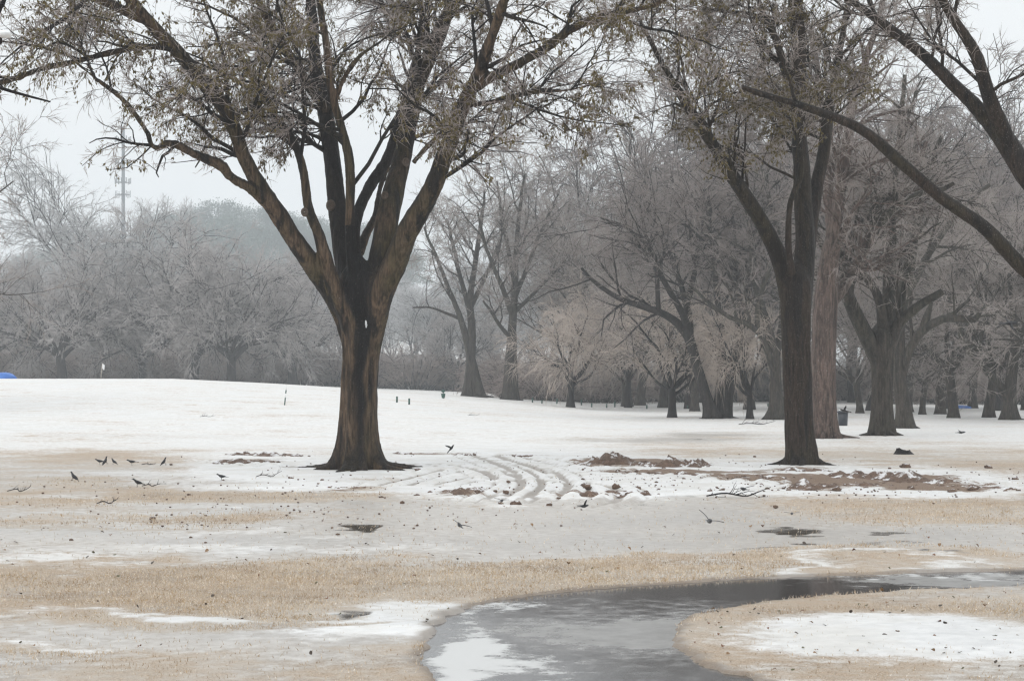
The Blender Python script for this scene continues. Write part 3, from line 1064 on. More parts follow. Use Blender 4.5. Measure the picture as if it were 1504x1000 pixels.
# ------------------------------------------------------------------ the big tree left of centre
MAIN_TRUNK = [(525, 697, 58), (525, 660, 56), (526, 620, 55), (528, 560, 54), (530, 515, 56), (531, 480, 63), (530, 450, 70), (529, 425, 70), (527, 395, 50), (526, 370, 30)]
MAIN_LIMBS = [
    [(522, 530, 30, 0), (512, 485, 32, 0), (496, 442, 34, -.1), (466, 400, 32, -.3), (440, 362, 29, -.5), (407, 312, 28, -.7), (380, 272, 26, -.9), (360, 235, 22, -1.1), (336, 172, 24, -1.3), (305, 130, 24, -1.6), (268, 84, 21, -1.9), (228, 42, 20, -2.2), (190, 0, 18, -2.5), (150, -48, 13, -2.9), (110, -90, 8, -3.2)],
    [(408, 314, 20, -.7), (385, 292, 20, -.9), (362, 273, 17, -1.2), (340, 262, 15, -1.4), (325, 243, 17, -1.6), (290, 229, 14, -1.9), (262, 214, 13, -2.2), (247, 209, 13, -2.4), (222, 222, 10, -2.5), (222, 208, 9, -2.5), (207, 180, 9, -2.7), (180, 146, 9, -2.9), (145, 119, 7, -3.1), (105, 85, 4, -3.3)],
    [(518, 510, 24, -.1), (506, 455, 26, -.25), (487, 410, 24, -.4), (468, 345, 18, -.6), (452, 305, 17, -.7), (446, 255, 15, -.7), (430, 208, 14, -.8), (400, 160, 12, -1.), (372, 118, 10, -1.2), (345, 70, 8, -1.4)],
    [(524, 480, 30, .2), (514, 420, 34, .35), (506, 375, 32, .5), (496, 305, 29, .8), (487, 235, 28, 1.), (478, 170, 24, 1.2), (466, 110, 21, 1.4), (460, 50, 19, 1.6), (458, 0, 17, 1.8), (452, -50, 13, 2.), (440, -100, 9, 2.2)],
    [(478, 160, 16, 1.1), (450, 122, 16, .9), (428, 85, 14, .7), (405, 50, 13, .5), (385, 10, 12, .2), (360, -40, 9, 0)],
    [(524, 430, 24, -.2), (514, 350, 16, -.3), (515, 290, 15, -.4), (513, 233, 15, -.4), (498, 178, 14, -.4), (485, 130, 14, -.5), (480, 67, 12, -.6), (472, 15, 12, -.7), (464, -40, 9, -.8)],
    [(492, 152, 10, -.4), (503, 120, 9, -.6), (518, 97, 9, -.9), (535, 78, 7, -1.2), (560, 60, 5, -1.6)],
    [(522, 420, 26, .1), (521, 345, 20, .4), (528, 308, 19, .6), (543, 275, 18, .9), (568, 235, 18, 1.2), (585, 185, 16, 1.6), (600, 130, 13, 2.), (612, 80, 11, 2.4), (628, 25, 9, 2.8)],
    [(536, 530, 34, 0), (546, 465, 42, 0), (556, 400, 40, .2), (565, 345, 36, .3), (574, 300, 36, .4), (590, 235, 30, .6), (601, 182, 26, .8), (614, 130, 22, .9), (626, 95, 22, 1.), (642, 55, 24, 1.1), (660, 15, 18, 1.2), (678, -35, 14, 1.3), (700, -90, 9, 1.4)],
    [(628, 90, 16, 1.), (625, 55, 14, 1.4), (618, 10, 12, 1.8), (610, -40, 9, 2.2)],
    [(538, 540, 28, 0), (548, 480, 38, -.1), (560, 430, 40, -.3), (578, 392, 38, -.4), (596, 345, 34, -.6), (618, 305, 32, -.8), (642, 260, 28, -1.), (662, 205, 26, -1.3), (683, 150, 24, -1.6), (706, 105, 22, -1.9), (722, 58, 18, -2.2), (740, 10, 16, -2.5), (752, -40, 12, -2.8), (770, -90, 8, -3)],
    [(700, 128, 18, -1.8), (722, 113, 17, -1.9), (757, 96, 16, -2.1), (800, 72, 15, -2.4), (848, 38, 14, -2.8), (895, 22, 12, -3.2), (960, 8, 8, -3.6), (1010, -20, 5, -4)],
    [(690, 154, 11, -1.6), (715, 152, 10, -1.8), (740, 145, 11, -2.), (768, 138, 10, -2.2), (795, 133, 9, -2.4), (840, 132, 6, -2.7), (880, 122, 4, -3.)],
    [(606, 240, 11, .4), (628, 215, 10, .2), (650, 195, 9, 0), (672, 170, 8, -.2), (700, 150, 6, -.5)],
    [(526, 372, 20, .6), (538, 345, 15, .9), (551, 318, 12, 1.2), (556, 295, 11, 1.4), (562, 265, 8, 1.7), (585, 215, 6, 2.)],
    [(250, 64, 12, -1.9), (232, 68, 10, -2.), (190, 73, 10, -2.2), (150, 80, 10, -2.5), (100, 92, 10, -2.8), (62, 100, 10, -3.), (30, 112, 10, -3.2), (0, 123, 11, -3.4), (-60, 150, 8, -3.8)],
    [(222, 32, 18, -2.2), (200, 25, 16, -2.3), (165, 8, 15, -2.5), (125, -8, 14, -2.8), (80, -30, 10, -3.2)],
]


def keep_main(a, b):
    pxm = CX + a[:, 0] / a[:, 1] * F
    pyb = HY - (b[:, 2] - CZ) / b[:, 1] * F
    pya = HY - (a[:, 2] - CZ) / a[:, 1] * F
    pxb = CX + b[:, 0] / b[:, 1] * F
    lim = np.interp(pxb, [-50, 80, 130, 200, 260, 330, 400, 440, 560, 640, 700, 800, 870, 960, 1050], [150, 180, 265, 285, 232, 262, 285, 215, 215, 250, 300, 275, 250, 190, 150])
    lim = lim + rng.normal(0, 14, len(lim))
    return (np.maximum(pyb, pya) < lim) | ((rng.uniform(0, 1, len(lim)) < .02) & (pyb < lim + 50))


CFG_MAIN = [
    dict(dens=1.65, L=2.9, n=8, ang=(.5, 1.25), t0=.3, r0=.45, rmax=.05, droop=.10, wander=.17, up=.1, tip=.25, lt=.35),
    dict(dens=4.0, L=1.25, n=6, ang=(.5, 1.2), t0=.1, r0=.55, rmax=.018, rmin=.007, droop=.20, wander=.20, tip=.4, lt=.4),
    dict(dens=6.5, L=.52, n=4, ang=(.4, 1.1), t0=.08, r0=.6, rmax=.0095, rmin=.006, droop=.30, wander=.18, tip=.6, lt=.3),
    dict(dens=9., L=.25, n=3, ang=(.35, 1.0), t0=.05, r0=.8, rmax=.0068, rmin=.0052, droop=.35, wander=.2, tip=.7, lt=.2),
]
main_tree, mb0, mv, _ = near_tree(
    'oak_tree', 'large multi-stemmed tree with flared wet brown trunk and hanging olive leaves', 39.0, (527, 691),
    MAIN_TRUNK, MAIN_LIMBS, {0: M_BARK_MAIN, 4: M_BARK_DARK, 8: M_BARK_DARK, 'b': M_BARK_DARK}, .03, CFG_MAIN, keep_main, M_TWIG_NEAR,
    [(2, 60000, .7, .072, .53, 3), (3, 40000, .7, .068, .54, 3)], seed=1, knots=[(487, 303, 12, .8), (448, 312, 9, -.7), (566, 288, 9, .3), (597, 240, 9, .6)],
    flare=1.0, rootreach=3.4, nroots=9, flute=.06, ridge=.026, hf=.36, nl=8, seam=True)

# snow lodged in the fork
def lump(mb, c, r, sq=(1, 1, 1), seed=0, sub=(12, 8), amp=.3):
    a = np.arange(sub[0]) * 2 * np.pi / sub[0]
    b = np.linspace(.02, np.pi - .02, sub[1])
    d = np.stack([np.sin(b)[:, None] * np.cos(a), np.sin(b)[:, None] * np.sin(a), np.cos(b)[:, None] + 0 * a], -1)
    rr = r * (1 + amp * (fbm(d * 2.2 + seed * 3.1, 3, seed) - .5) * 2)
    V = np.asarray(c) + d * rr[..., None] * np.asarray(sq)
    mb.add(V.reshape(-1, 3), ring_idx(1, sub[1], sub[0])[:, ::-1])


s_ = MB()
c = at(537, 475, 38.5)
dd_ = np.hypot(mv[:, 0] - c[0], mv[:, 2] - c[2])
c[1] = mv[dd_ < .07][:, 1].min() + .045
lump(s_, c, .034, (.8, .6, 2.2), 5, (16, 12), .8)
link('snow_clump', s_.mesh('snow_clump', mb0), main_tree, M_SNOW)

# ------------------------------------------------------------------ the second near tree
T2 = [(1178, 688, 44), (1178, 660, 44), (1174, 620, 43), (1172, 560, 43), (1170, 500, 43), (1169, 440, 45), (1170, 400, 40), (1172, 380, 30)]
T2L = [
    [(1168, 500, 26, 0), (1161, 440, 32, 0), (1148, 388, 28, -.1), (1125, 337, 24, -.3), (1093, 285, 22, -.6), (1060, 233, 20, -.9), (1028, 181, 18, -1.2), (1002, 142, 15, -1.5), (978, 105, 11, -1.8), (955, 60, 8, -2.1), (935, 20, 5, -2.4)],
    [(1163, 405, 14, -.4), (1158, 361, 11, -.5), (1161, 300, 10, -.5), (1174, 262, 10, -.45), (1176, 215, 9, -.4), (1172, 165, 8, -.3)],
    [(1174, 500, 26, 0), (1177, 430, 34, .1), (1182, 361, 30, .2), (1180, 290, 26, .3), (1176, 225, 24, .4), (1172, 161, 23, .5), (1173, 80, 23, .6), (1166, 0, 22, .7), (1160, -60, 17, .8), (1152, -120, 11, .9)],
    [(1166, 140, 13, .4), (1155, 112, 13, .3), (1141, 60, 12, .1), (1126, 32, 10, -.1), (1112, 0, 9, -.3), (1095, -40, 6, -.6)],
    [(1182, 400, 26, .2), (1190, 330, 24, .5), (1199, 275, 22, .8), (1209, 225, 20, 1.), (1217, 161, 18, 1.2), (1226, 115, 14, 1.4), (1236, 55, 10, 1.6), (1243, 0, 8, 1.9)],
    [(1126, 32, 9, 0), (1100, 20, 8, -.2), (1060, 17, 7, -.5), (1020, 10, 5, -.9)],
]


def keep_t2(a, b):
    py = HY - (b[:, 2] - CZ) / b[:, 1] * F
    px = CX + b[:, 0] / b[:, 1] * F
    lim = np.interp(px, [850, 940, 1010, 1090, 1150, 1200, 1300], [150, 220, 275, 265, 240, 190, 150]) + rng.normal(0, 14, len(px))
    return py < lim


CFG_T2 = [
    dict(dens=2.0, L=2.6, n=8, ang=(.5, 1.3), t0=.3, r0=.4, rmax=.035, droop=.14, wander=.17, tip=.25, lt=.3),
    dict(dens=4.4, L=1.1, n=5, ang=(.5, 1.2), t0=.1, r0=.55, rmax=.015, rmin=.007, droop=.22, wander=.20, tip=.4, lt=.4),
    dict(dens=7.5, L=.5, n=4, ang=(.4, 1.1), t0=.08, r0=.6, rmax=.008, rmin=.005, droop=.32, wander=.18, tip=.6, lt=.3),
    dict(dens=8.2, L=.24, n=3, ang=(.35, 1.0), t0=.05, r0=.8, rmax=.0068, rmin=.0052, droop=.35, wander=.2, tip=.7, lt=.2),
]
second_tree, mb2, _, _ = near_tree(
    'oak_tree', 'tall dark straight-trunked tree with frost-flecked bark beside the churned soil, right of centre', 41.0, (1178, 683),
    T2, T2L, {0: M_BARK_SECOND, 'b': M_BARK_SECOND}, .032, CFG_T2, keep_t2, M_TWIG_GREY,
    [(2, 50000, .8, .068, .52, 6)], seed=4, flare=.28, rootreach=2.1, nroots=8, flute=.03, ridge=.016, hf=.35, nl=5)

# ------------------------------------------------------------------ tree outside the right edge
T9 = [(1690, 790, 70), (1688, 700, 66), (1684, 600, 60), (1676, 520, 56), (1668, 470, 50)]
T9L = [
    [(1675, 520, 40, 0), (1610, 476, 30, -.1), (1550, 432, 26, -.2), (1504, 395, 24, -.3), (1450, 339, 22, -.4), (1386, 293, 20, -.5), (1334, 249, 19, -.6), (1285, 207, 18, -.7), (1253, 185, 16, -.8), (1205, 166, 14, -.9), (1157, 149, 12, -1.), (1117, 137, 11, -1.1), (1089, 128, 9, -1.15)],
    [(1670, 500, 44, .1), (1600, 385, 40, .2), (1540, 300, 36, .3), (1504, 255, 34, .4), (1478, 210, 33, .5), (1438, 161, 24, .6), (1394, 116, 20, .7), (1354, 80, 18, .8), (1301, 40, 16, .9), (1277, 20, 14, 1.), (1250, 0, 12, 1.1), (1215, -40, 8, 1.3)],
    [(1484, 222, 30, .5), (1470, 185, 26, .3), (1452, 140, 23, .1), (1434, 80, 20, -.1), (1406, 36, 17, -.3), (1384, 0, 15, -.5), (1360, -50, 11, -.8)],
    [(1672, 500, 40, .3), (1700, 400, 34, .8), (1740, 250, 26, 1.5), (1760, 100, 18, 2.2)],
]


def keep_t9(a, b):
    py = HY - (b[:, 2] - CZ) / b[:, 1] * F
    px = CX + b[:, 0] / b[:, 1] * F
    return (py < np.interp(px, [1050, 1250, 1400, 1504, 1800], [120, 110, 150, 200, 420]) + rng.normal(0, 18, len(px)))


CFG_T9 = [dict(CFG_T2[0], dens=2.0), dict(CFG_T2[1], dens=4.0), dict(CFG_T2[2], dens=6.5), dict(CFG_T2[3], dens=6.)]
right_tree, mb9, _, _ = near_tree(
    'oak_tree', 'nearest tree on the right edge, only its long dark branches reaching into the picture', 34.0, (1690, 709),
    T9, T9L, {0: M_BARK_SECOND, 'b': M_BARK_SECOND}, .035, CFG_T9, keep_t9, M_TWIG_GREY, None, seed=8, flare=.5, nroots=7, flute=.03, ridge=.014)

# ------------------------------------------------------------------ tree outside the left edge
T10 = [(-420, 812, 70), (-420, 700, 64), (-416, 500, 58), (-410, 300, 52), (-405, 150, 46)]
T10L = [
    [(-408, 260, 40, 0), (-300, 180, 34, -.1), (-180, 120, 28, -.15), (-60, 72, 24, -.2), (-20, 64, 22, -.2), (5, 60, 19, -.2)],
    [(-408, 300, 30, 0), (-300, 200, 20, .1), (-150, 120, 12, .2), (-40, 92, 8, .2), (14, 84, 6, .2)],
    [(-406, 240, 36, 0), (-260, 120, 28, .1), (-100, 60, 22, .2), (-20, 34, 16, .2), (12, -8, 12, .2), (40, -60, 8, .2)],
    [(-405, 200, 36, 0), (-450, 50, 30, .4), (-520, -120, 20, .8)],
]
CFG_T10 = [dict(CFG_T2[0], dens=.5, L=1.2), dict(CFG_T2[1], dens=2., L=.6), dict(CFG_T2[2], dens=4., L=.3), dict(CFG_T2[3], dens=3., L=.15)]
left_tree, mb10, _, _ = near_tree(
    'oak_tree', 'nearest tree beyond the left edge, only the snow-capped ends of its branches in view', 20.0, (-420, 812),
    T10, T10L, {0: M_BARK_DARK, 'b': M_BARK_DARK}, .04, CFG_T10, lambda a, b: a[:, 0] / a[:, 1] * F + CX < -90, M_TWIG_NEAR, None, seed=9, flare=.4, nroots=6, ridge=.01)
s_ = MB()
for i, px in enumerate((-60, -42, -25, -8, 3)):
    c = at(px, 60 - 9 - (3 - px) * .25, 19.8)
    lump(s_, c, .075, (1.3, 1, .55), i + 9, amp=.3)
link('snow_cap', s_.mesh('snow_cap', mb10), left_tree, M_SNOW)


# ------------------------------------------------------------------ middle-distance trees drawn limb by limb
def mid_tree(label, Y, base, trunk, limbs, cfg, bk, tm, seed, name='oak_tree', extra_n=0, extra_L=6., flare=.6, k=22, group=None, spread=(.3, .9), hf=.5, trunks=()):
    global rng
    rng = np.random.default_rng(100 + seed)
    b = at(base[0], base[1], Y)
    b[2] = float(H(b[0], b[1]))
    root = thing(name, label, 'tree', b, group)
    tb = MB()
    for i, tk in enumerate((trunk,) + tuple(trunks)):
        P, R = to_limb(tk, Y, 22)
        lean = P[:, 2] - P[0, 2]
        P[:, 2] -= (P[0, 2] - (b[2] - .1)) * np.exp(-lean / 3.)
        trunk_tube(tb, P, R, k, flare, hf, 5 + seed % 3, .05, seed + i)
        if i == 0:
            TP, TR = P, R
            roots(tb, np.array([P[0, 0], P[0, 1], b[2]]), TR[5], 7, 2.3, seed)
    link('trunk', tb.mesh('trunk', b), root, bk)
    LP, LR = [], []
    for L in limbs:
        P, R = to_limb(L, Y, 16, .35)
        LP.append(P)
        LR.append(R)
        lm = MB()
        tubes(lm, P[None], R[None], 8)
        link('limb', lm.mesh('limb', b), root, bk)
    if extra_n:
        P, R = spawn(TP[None], TR[None], 0, extra_L, 16, per=extra_n, ang=spread, t0=.72, t1=.98, r0=.5, up=.6, wander=.10, tip=.2, droop=-.03, lt=0)
        for a_, c_ in zip(P, R):
            lm = MB()
            tubes(lm, a_[None], c_[None], 7)
            link('limb', lm.mesh('limb', b), root, bk)
            LP.append(a_)
            LR.append(c_)
    br, tw, pool = grow(np.stack(LP), np.stack(LR), cfg)
    link('branches', br.mesh('branches', b), root, bk, 'stuff')
    link('twigs', tw.mesh('twigs', b), root, tm, 'stuff')
    return root


def cfgmid(s=1., th=1., d=1., droop=.15):
    return [dict(dens=1.0 / s * d, L=3.6 * s, n=7, ang=(.4, 1.1), t0=.25, r0=.5, rmax=.07, rmin=.02, droop=droop * .5, wander=.16, up=.3, tip=.3, lt=.4),
            dict(dens=2.0 / s, L=1.7 * s, n=5, ang=(.4, 1.1), t0=.1, r0=.5, rmax=.03, rmin=.012 * th, droop=droop, wander=.17, tip=.5, lt=.3),
            dict(dens=3.9 / s, L=.85 * s, n=4, ang=(.3, 1.), t0=.05, r0=.6, rmax=.016 * th, rmin=.012 * th, droop=droop * 1.5, wander=.15, tip=.6, lt=.3),
            dict(dens=6.2 / s, L=.44 * s, n=2, ang=(.3, .9), t0=.05, r0=.8, rmax=.012 * th, rmin=.0105 * th, droop=.1, wander=.1, tip=.7, lt=.2)]


mid_tree('stout pinkish-brown frosted trunk right behind the dark straight-trunked tree', 60, (1214, 641),
         [(1211, 646, 36), (1210, 620, 35), (1209, 560, 36), (1210, 500, 35), (1213, 440, 34), (1218, 385, 28), (1225, 330, 22)],
         [[(1218, 390, 26), (1226, 335, 22), (1236, 270, 18), (1243, 215, 17), (1251, 160, 14), (1268, 100, 12), (1285, 50, 9), (1300, 0, 7)],
          [(1222, 360, 18), (1218, 280, 14, .8), (1212, 200, 11, 1.5), (1200, 120, 9, 2.), (1190, 40, 6, 2.5)],
          [(1214, 450, 22), (1240, 420, 18, .6), (1262, 380, 14, 1.2), (1290, 330, 11, 1.8), (1330, 270, 9, 2.5), (1360, 210, 6, 3)]],
         cfgmid(.75, .6, 1.), M_BARK_PINK, M_TWIG_GREY, 1, extra_n=3, flare=.45)
mid_tree('broad fluted tree with heavy flaring roots, right of the pinkish trunk', 63, (1298, 641),
         [(1296, 645, 31), (1296, 620, 30), (1296, 580, 29), (1296, 540, 32), (1297, 505, 38), (1299, 470, 36)],
         [[(1292, 530, 28), (1276, 500, 24, -.2), (1258, 465, 21, -.4), (1245, 430, 19, -.6), (1233, 405, 15, -.8), (1220, 378, 12, -1.), (1200, 340, 9, -1.3), (1175, 310, 6, -1.6)],
          [(1299, 520, 30), (1304, 465, 24, .1), (1306, 405, 19, .2), (1308, 345, 15, .3), (1312, 270, 12, .4), (1322, 190, 9, .6), (1330, 110, 6, .8)],
          [(1297, 500, 18), (1293, 450, 15, -.4), (1281, 420, 13, -.6), (1262, 398, 11, -.8), (1240, 378, 9, -1.), (1225, 330, 7, -1.2)],
          [(1306, 510, 22), (1320, 476, 17, -.3), (1346, 452, 14, -.5), (1368, 440, 12, -.7), (1382, 430, 11, -.8)],
          [(1309, 500, 24), (1325, 446, 19, .4), (1335, 400, 16, .6), (1343, 350, 12, .8), (1356, 280, 9, 1.), (1380, 200, 6, 1.4)],
          [(1245, 432, 14, -.6), (1262, 380, 13, -.9), (1300, 320, 11, -1.4), (1350, 285, 9, -1.9), (1400, 268, 6, -2.4)],
          [(1233, 405, 12, -.8), (1250, 350, 10, -.5), (1290, 300, 8, 0), (1340, 270, 7, .5), (1345, 200, 5, 1)]],
         cfgmid(.75, .6, .95), M_BARK_GREY, M_TWIG_GREY, 2, flare=.4, hf=.6)
mid_tree('forked tree just behind the fluted tree, one bare limb arching right and cut off', 74, (1330, 628),
         [(1330, 632, 24), (1328, 600, 21), (1322, 560, 21), (1320, 520, 20), (1320, 480, 19), (1322, 440, 16)],
         [[(1324, 560, 14), (1330, 530, 14, -.2), (1345, 497, 14, -.4), (1362, 479, 13, -.6), (1388, 468, 12, -.8), (1412, 469, 11, -1.), (1430, 472, 10, -1.1), (1442, 464, 8, -1.2)],
          [(1355, 486, 12, -.5), (1360, 470, 12, -.5), (1367, 450, 6, -.5), (1366, 440, 4, -.5)],
          [(1385, 468, 8, -.8), (1405, 458, 6, -.9), (1425, 440, 4, -1)],
          [(1321, 450, 16), (1326, 390, 13, .3), (1340, 320, 10, .8), (1350, 240, 7, 1.4)],
          [(1321, 470, 14), (1305, 420, 12, .8), (1298, 350, 9, 1.6), (1290, 270, 6, 2.4)],
          [(1322, 450, 13), (1360, 380, 11, .8), (1400, 320, 9, 1.6), (1450, 270, 6, 2.2)]],
         cfgmid(.85, .75, .8), M_BARK_GREY, M_TWIG_GREY, 3, flare=.5)
mid_tree('leaning dark tree right of the willow, one long limb sweeping low to the left', 92, (1047, 613),
         [(1048, 617, 24), (1040, 590, 17), (1030, 559, 16), (1019, 520, 15), (1012, 494, 15), (1006, 470, 12)],
         [[(1014, 500, 14), (1000, 480, 13), (985, 467, 12, -.3), (966, 457, 11, -.6), (937, 446, 9, -1.), (905, 437, 8, -1.4), (873, 412, 6, -1.8), (853, 394, 4, -2.2)],
          [(1013, 495, 12), (1012, 465, 11, .4), (1006, 440, 9, .8), (997, 410, 7, 1.2), (985, 375, 6, 1.6), (970, 330, 4, 2)],
          [(1012, 490, 13), (1003, 462, 11, -.3), (986, 431, 9, -.6), (965, 395, 8, -.9), (957, 370, 7, -1.2), (925, 340, 5, -1.8), (880, 320, 3, -2.5)],
          [(967, 458, 8, -.6), (966, 425, 7, -.6), (963, 390, 6, -.6), (950, 350, 5, -.6), (940, 300, 3, -.6)],
          [(1006, 465, 10, .3), (1020, 400, 8, 1.), (1030, 340, 6, 1.6), (1030, 280, 4, 2)]],
         cfgmid(1., 1., 1.15, .2), M_BARK_FAR, M_TWIG_MAUVE, 4, flare=.5, hf=.4)
mid_tree('two-stemmed dark tree growing against the leaning tree, right of centre', 93, (1064, 613),
         [(1063, 616, 22), (1067, 590, 18), (1073, 553, 17), (1079, 525, 16), (1085, 495, 15), (1091, 460, 13), (1098, 435, 11)],
         [[(1092, 460, 12), (1099, 430, 10), (1108, 390, 8), (1118, 340, 6, .6), (1125, 280, 4, 1.2)],
          [(1086, 490, 11), (1082, 450, 10, .8), (1080, 400, 8, 1.2), (1078, 340, 6, 1.8), (1070, 280, 4, 2.4)],
          [(1057, 540, 11), (1061, 500, 10, -.2), (1056, 460, 9, -.4), (1051, 410, 8, -.6), (1045, 350, 6, -.8), (1040, 290, 4, -1)],
          [(1094, 450, 9), (1070, 400, 7, -.8), (1040, 360, 5, -1.5), (1000, 330, 3, -2.5)]],
         cfgmid(1., 1., 1.1, .2), M_BARK_FAR, M_TWIG_MAUVE, 5, flare=.3,
         trunks=([(1052, 616, 13), (1054, 590, 11), (1058, 560, 12), (1061, 524, 12), (1060, 500, 10)],))
mid_tree('leaning grey-trunked tree half hidden by the dark straight tree, low limb reaching left', 90, (1142, 617),
         [(1143, 620, 30), (1142, 600, 20), (1140, 560, 16), (1138, 524, 15), (1128, 480, 13), (1118, 445, 11)],
         [[(1120, 455, 11), (1110, 420, 9, .4), (1105, 380, 8, .8), (1100, 330, 6, 1.2), (1090, 270, 4, 1.8)],
          [(1137, 545, 11, -.4), (1126, 512, 10, -.5), (1114, 489, 9, -.6), (1096, 476, 8, -.8), (1076, 468, 7, -1.), (1050, 451, 6, -1.3), (1020, 425, 4, -1.8)],
          [(1114, 489, 9, -.6), (1112, 460, 8, -.6), (1118, 430, 7, -.6), (1130, 390, 5, -.6)],
          [(1138, 530, 13), (1150, 470, 12, 1.), (1150, 400, 10, 1.6), (1140, 330, 8, 2.), (1120, 250, 5, 2.4)]],
         cfgmid(1., 1., 1., .2), M_BARK_GREY, M_TWIG_MAUVE, 6, flare=.6, hf=.7)
mid_tree('far twin-trunked tall bare tree left of the willow, its trunks crossing low down', 136, (695, 587),
         [(703, 590, 20), (700, 570, 17), (695, 545, 15), (689, 515, 12), (683, 490, 10), (676, 465, 8)],
         [[(683, 490, 10), (672, 455, 8), (655, 415, 6), (640, 375, 5), (622, 335, 3)],
          [(692, 530, 12, 1.), (693, 480, 12, 1.), (690, 440, 10, 1.), (697, 390, 8, 1.), (705, 330, 6, 1.), (712, 280, 3, 1.)],
          [(693, 470, 9, 1.), (680, 420, 7, 1.), (668, 370, 5, 1.), (655, 320, 3, 1.)],
          [(692, 450, 8, 1.), (715, 400, 6, 2.), (735, 350, 4, 3.), (750, 310, 3, 4.)],
          [(676, 468, 6), (655, 460, 4), (630, 452, 3), (605, 452, 2)]],
         cfgmid(1.25, 1.25, 1., .1), M_BARK_GREY, M_TWIG_GREY, 7, flare=.4,
         trunks=([(689, 590, 19), (689, 570, 16), (691, 540, 14), (693, 500, 12), (693, 470, 10)],))
mid_tree('far tall bare tree with stout trunk immediately left of the weeping willow', 133, (749, 589),
         [(748, 592, 22), (747, 570, 16), (748, 540, 14), (751, 500, 13), (753, 470, 12), (755, 430, 10)],
         [[(755, 450, 10), (757, 400, 9), (760, 350, 7), (765, 300, 5), (772, 255, 3)],
          [(753, 465, 9), (735, 415, 7, -.8), (715, 365, 5, -1.6), (700, 310, 3, -2.4)],
          [(755, 440, 8), (775, 390, 6, .8), (795, 340, 5, 1.6), (815, 300, 3, 2.4)],
          [(752, 500, 8), (738, 482, 6, -.5), (725, 465, 5, -1.), (712, 440, 3, -1.5)],
          [(756, 420, 7), (745, 360, 6, 1.), (735, 310, 4, 2.), (730, 265, 3, 3.)],
          [(754, 460, 7), (785, 430, 5, 1.), (815, 400, 4, 2.), (840, 380, 3, 3.)]],
         cfgmid(1.25, 1.25, 1., .1), M_BARK_GREY, M_TWIG_GREY, 8, flare=.4,
         trunks=([(757, 587, 12, 2), (756, 560, 10, 2), (755, 520, 9, 2), (755, 480, 8, 2)],))


# ------------------------------------------------------------------ tree patterns that are copied
def pattern_tree(name, label, seed, height, r, fork, nl, spread, LL, cfg, bk, tm, droop=0., flare=.6, wander=.1, up=.5, nlev=7):
    global rng
    rng = np.random.default_rng(500 + seed)
    root = thing(name, label, 'tree', (0, 0, 0))
    tb = MB()
    n = 18
    z = np.linspace(-.1, fork * 1.25, n)
    P = np.stack([.05 * height * (vn(np.stack([z * .3, z * 0, z * 0 + seed], -1), seed) - .5), .05 * height * (vn(np.stack([z * .3, z * 0 + 5, z * 0 + seed], -1), seed) - .5), z], -1)
    R = r * np.interp(z / fork, [0, .3, 1, 1.25], [1.05, .92, .9, .55])
    trunk_tube(tb, P, R, 18, flare, .4, 5, .05, seed)
    link('trunk', tb.mesh('trunk'), root, bk)
    LP, LR = spawn(P[None], R[None], 0, LL, 14, per=nl, ang=spread, t0=.74, t1=.99, r0=.5, up=.2, wander=wander, tip=.18, droop=droop, lt=0)
    for a_, c_ in zip(LP, LR):
        lm = MB()
        tubes(lm, a_[None], c_[None], 6)
        link('limb', lm.mesh('limb'), root, bk)
    br, tw, pool = grow(LP, LR, cfg)
    link('branches', br.mesh('branches'), root, bk, 'stuff')
    link('twigs', tw.mesh('twigs'), root, tm, 'stuff')
    return root


def use(root, first, px, Y, label, sc=1., rz=0., group=None, xyz=None):
    x = (px - CX) / F * Y
    loc = (x, Y, float(H(x, Y)))
    if first:
        root.location = loc
        root.rotation_euler = (0, 0, rz)
        root.scale = (sc, sc, sc) if np.isscalar(sc) else sc
        root['label'] = label
        if group:
            root['group'] = group
        return root
    return copy_tree(root, loc, rz, sc, label, group)


dome = pattern_tree('oak_tree', 'dome', 1, 12, .38, 2.0, 13, (.2, 1.2), 7.2, cfgmid(1.1, 1.5, 1.1, .16), M_BARK_FAR, M_TWIG_PALE, droop=.03)
GL = 'domed trees beyond the left snow crest'
use(dome, True, 290, 197, 'broad silvery domed tree, largest of the crowns beyond the left snow crest', 1.62, 0, GL)
use(dome, False, 90, 193, 'greyish-mauve domed tree above the white flag, left of the biggest silvery dome', 1.33, 2.0, GL)
use(dome, False, 207, 201, 'smaller domed tree between the flag and the biggest silvery dome', 1.20, 4.1, GL)
use(dome, False, 342, 190, 'domed tree whose dark forked trunk stands right of the biggest silvery dome', 1.22, 1.1, GL)
use(dome, False, 425, 210, 'pale icy domed tree just left of the large trunk, behind the snow crest', 1.40, 3.0, GL)
use(dome, False, -20, 202, 'domed tree cut by the left edge behind the blue tarpaulin', 1.40, 5.3, GL)
use(dome, False, 672, 219, 'dark low-branched tree hazy behind the crossing twin trunks', .95, .7)

vase = pattern_tree('oak_tree', 'vase', 2, 13, .32, 2.6, 10, (.3, 1.0), 9.0, cfgmid(1.15, 1.1, 1.0, .12), M_BARK_GREY, M_TWIG_GREY, droop=.02, flare=.35)
RG = 'parkland trees standing in a row on the right'
use(vase, True, 1398, 93, 'grey tree with fan of limbs, in front of the blue cover on the right', .80, 0, RG)
use(vase, False, 1383, 104, 'grey trunk showing just left of the fan-limbed tree in front of the blue cover', .85, 2.2, RG)
use(vase, False, 1455, 94, 'burl-trunked grey tree second from the right edge', .82, 4.0, RG)
use(vase, False, 1262, 108, 'slim dark tree with two spread arms behind the litter bin', .62, 1.2, RG)
use(vase, False, 1356, 103, 'thinnest straight trunk between the arching limb and the fan-limbed tree', .55, 3.1, RG)
use(vase, False, 1333, 112, 'hazy leaning trunk left of the thinnest straight trunk', .8, 5.2, RG)
use(vase, False, 1504, 120, 'hazy trunk cut by the right edge of the picture', .9, .4, RG)
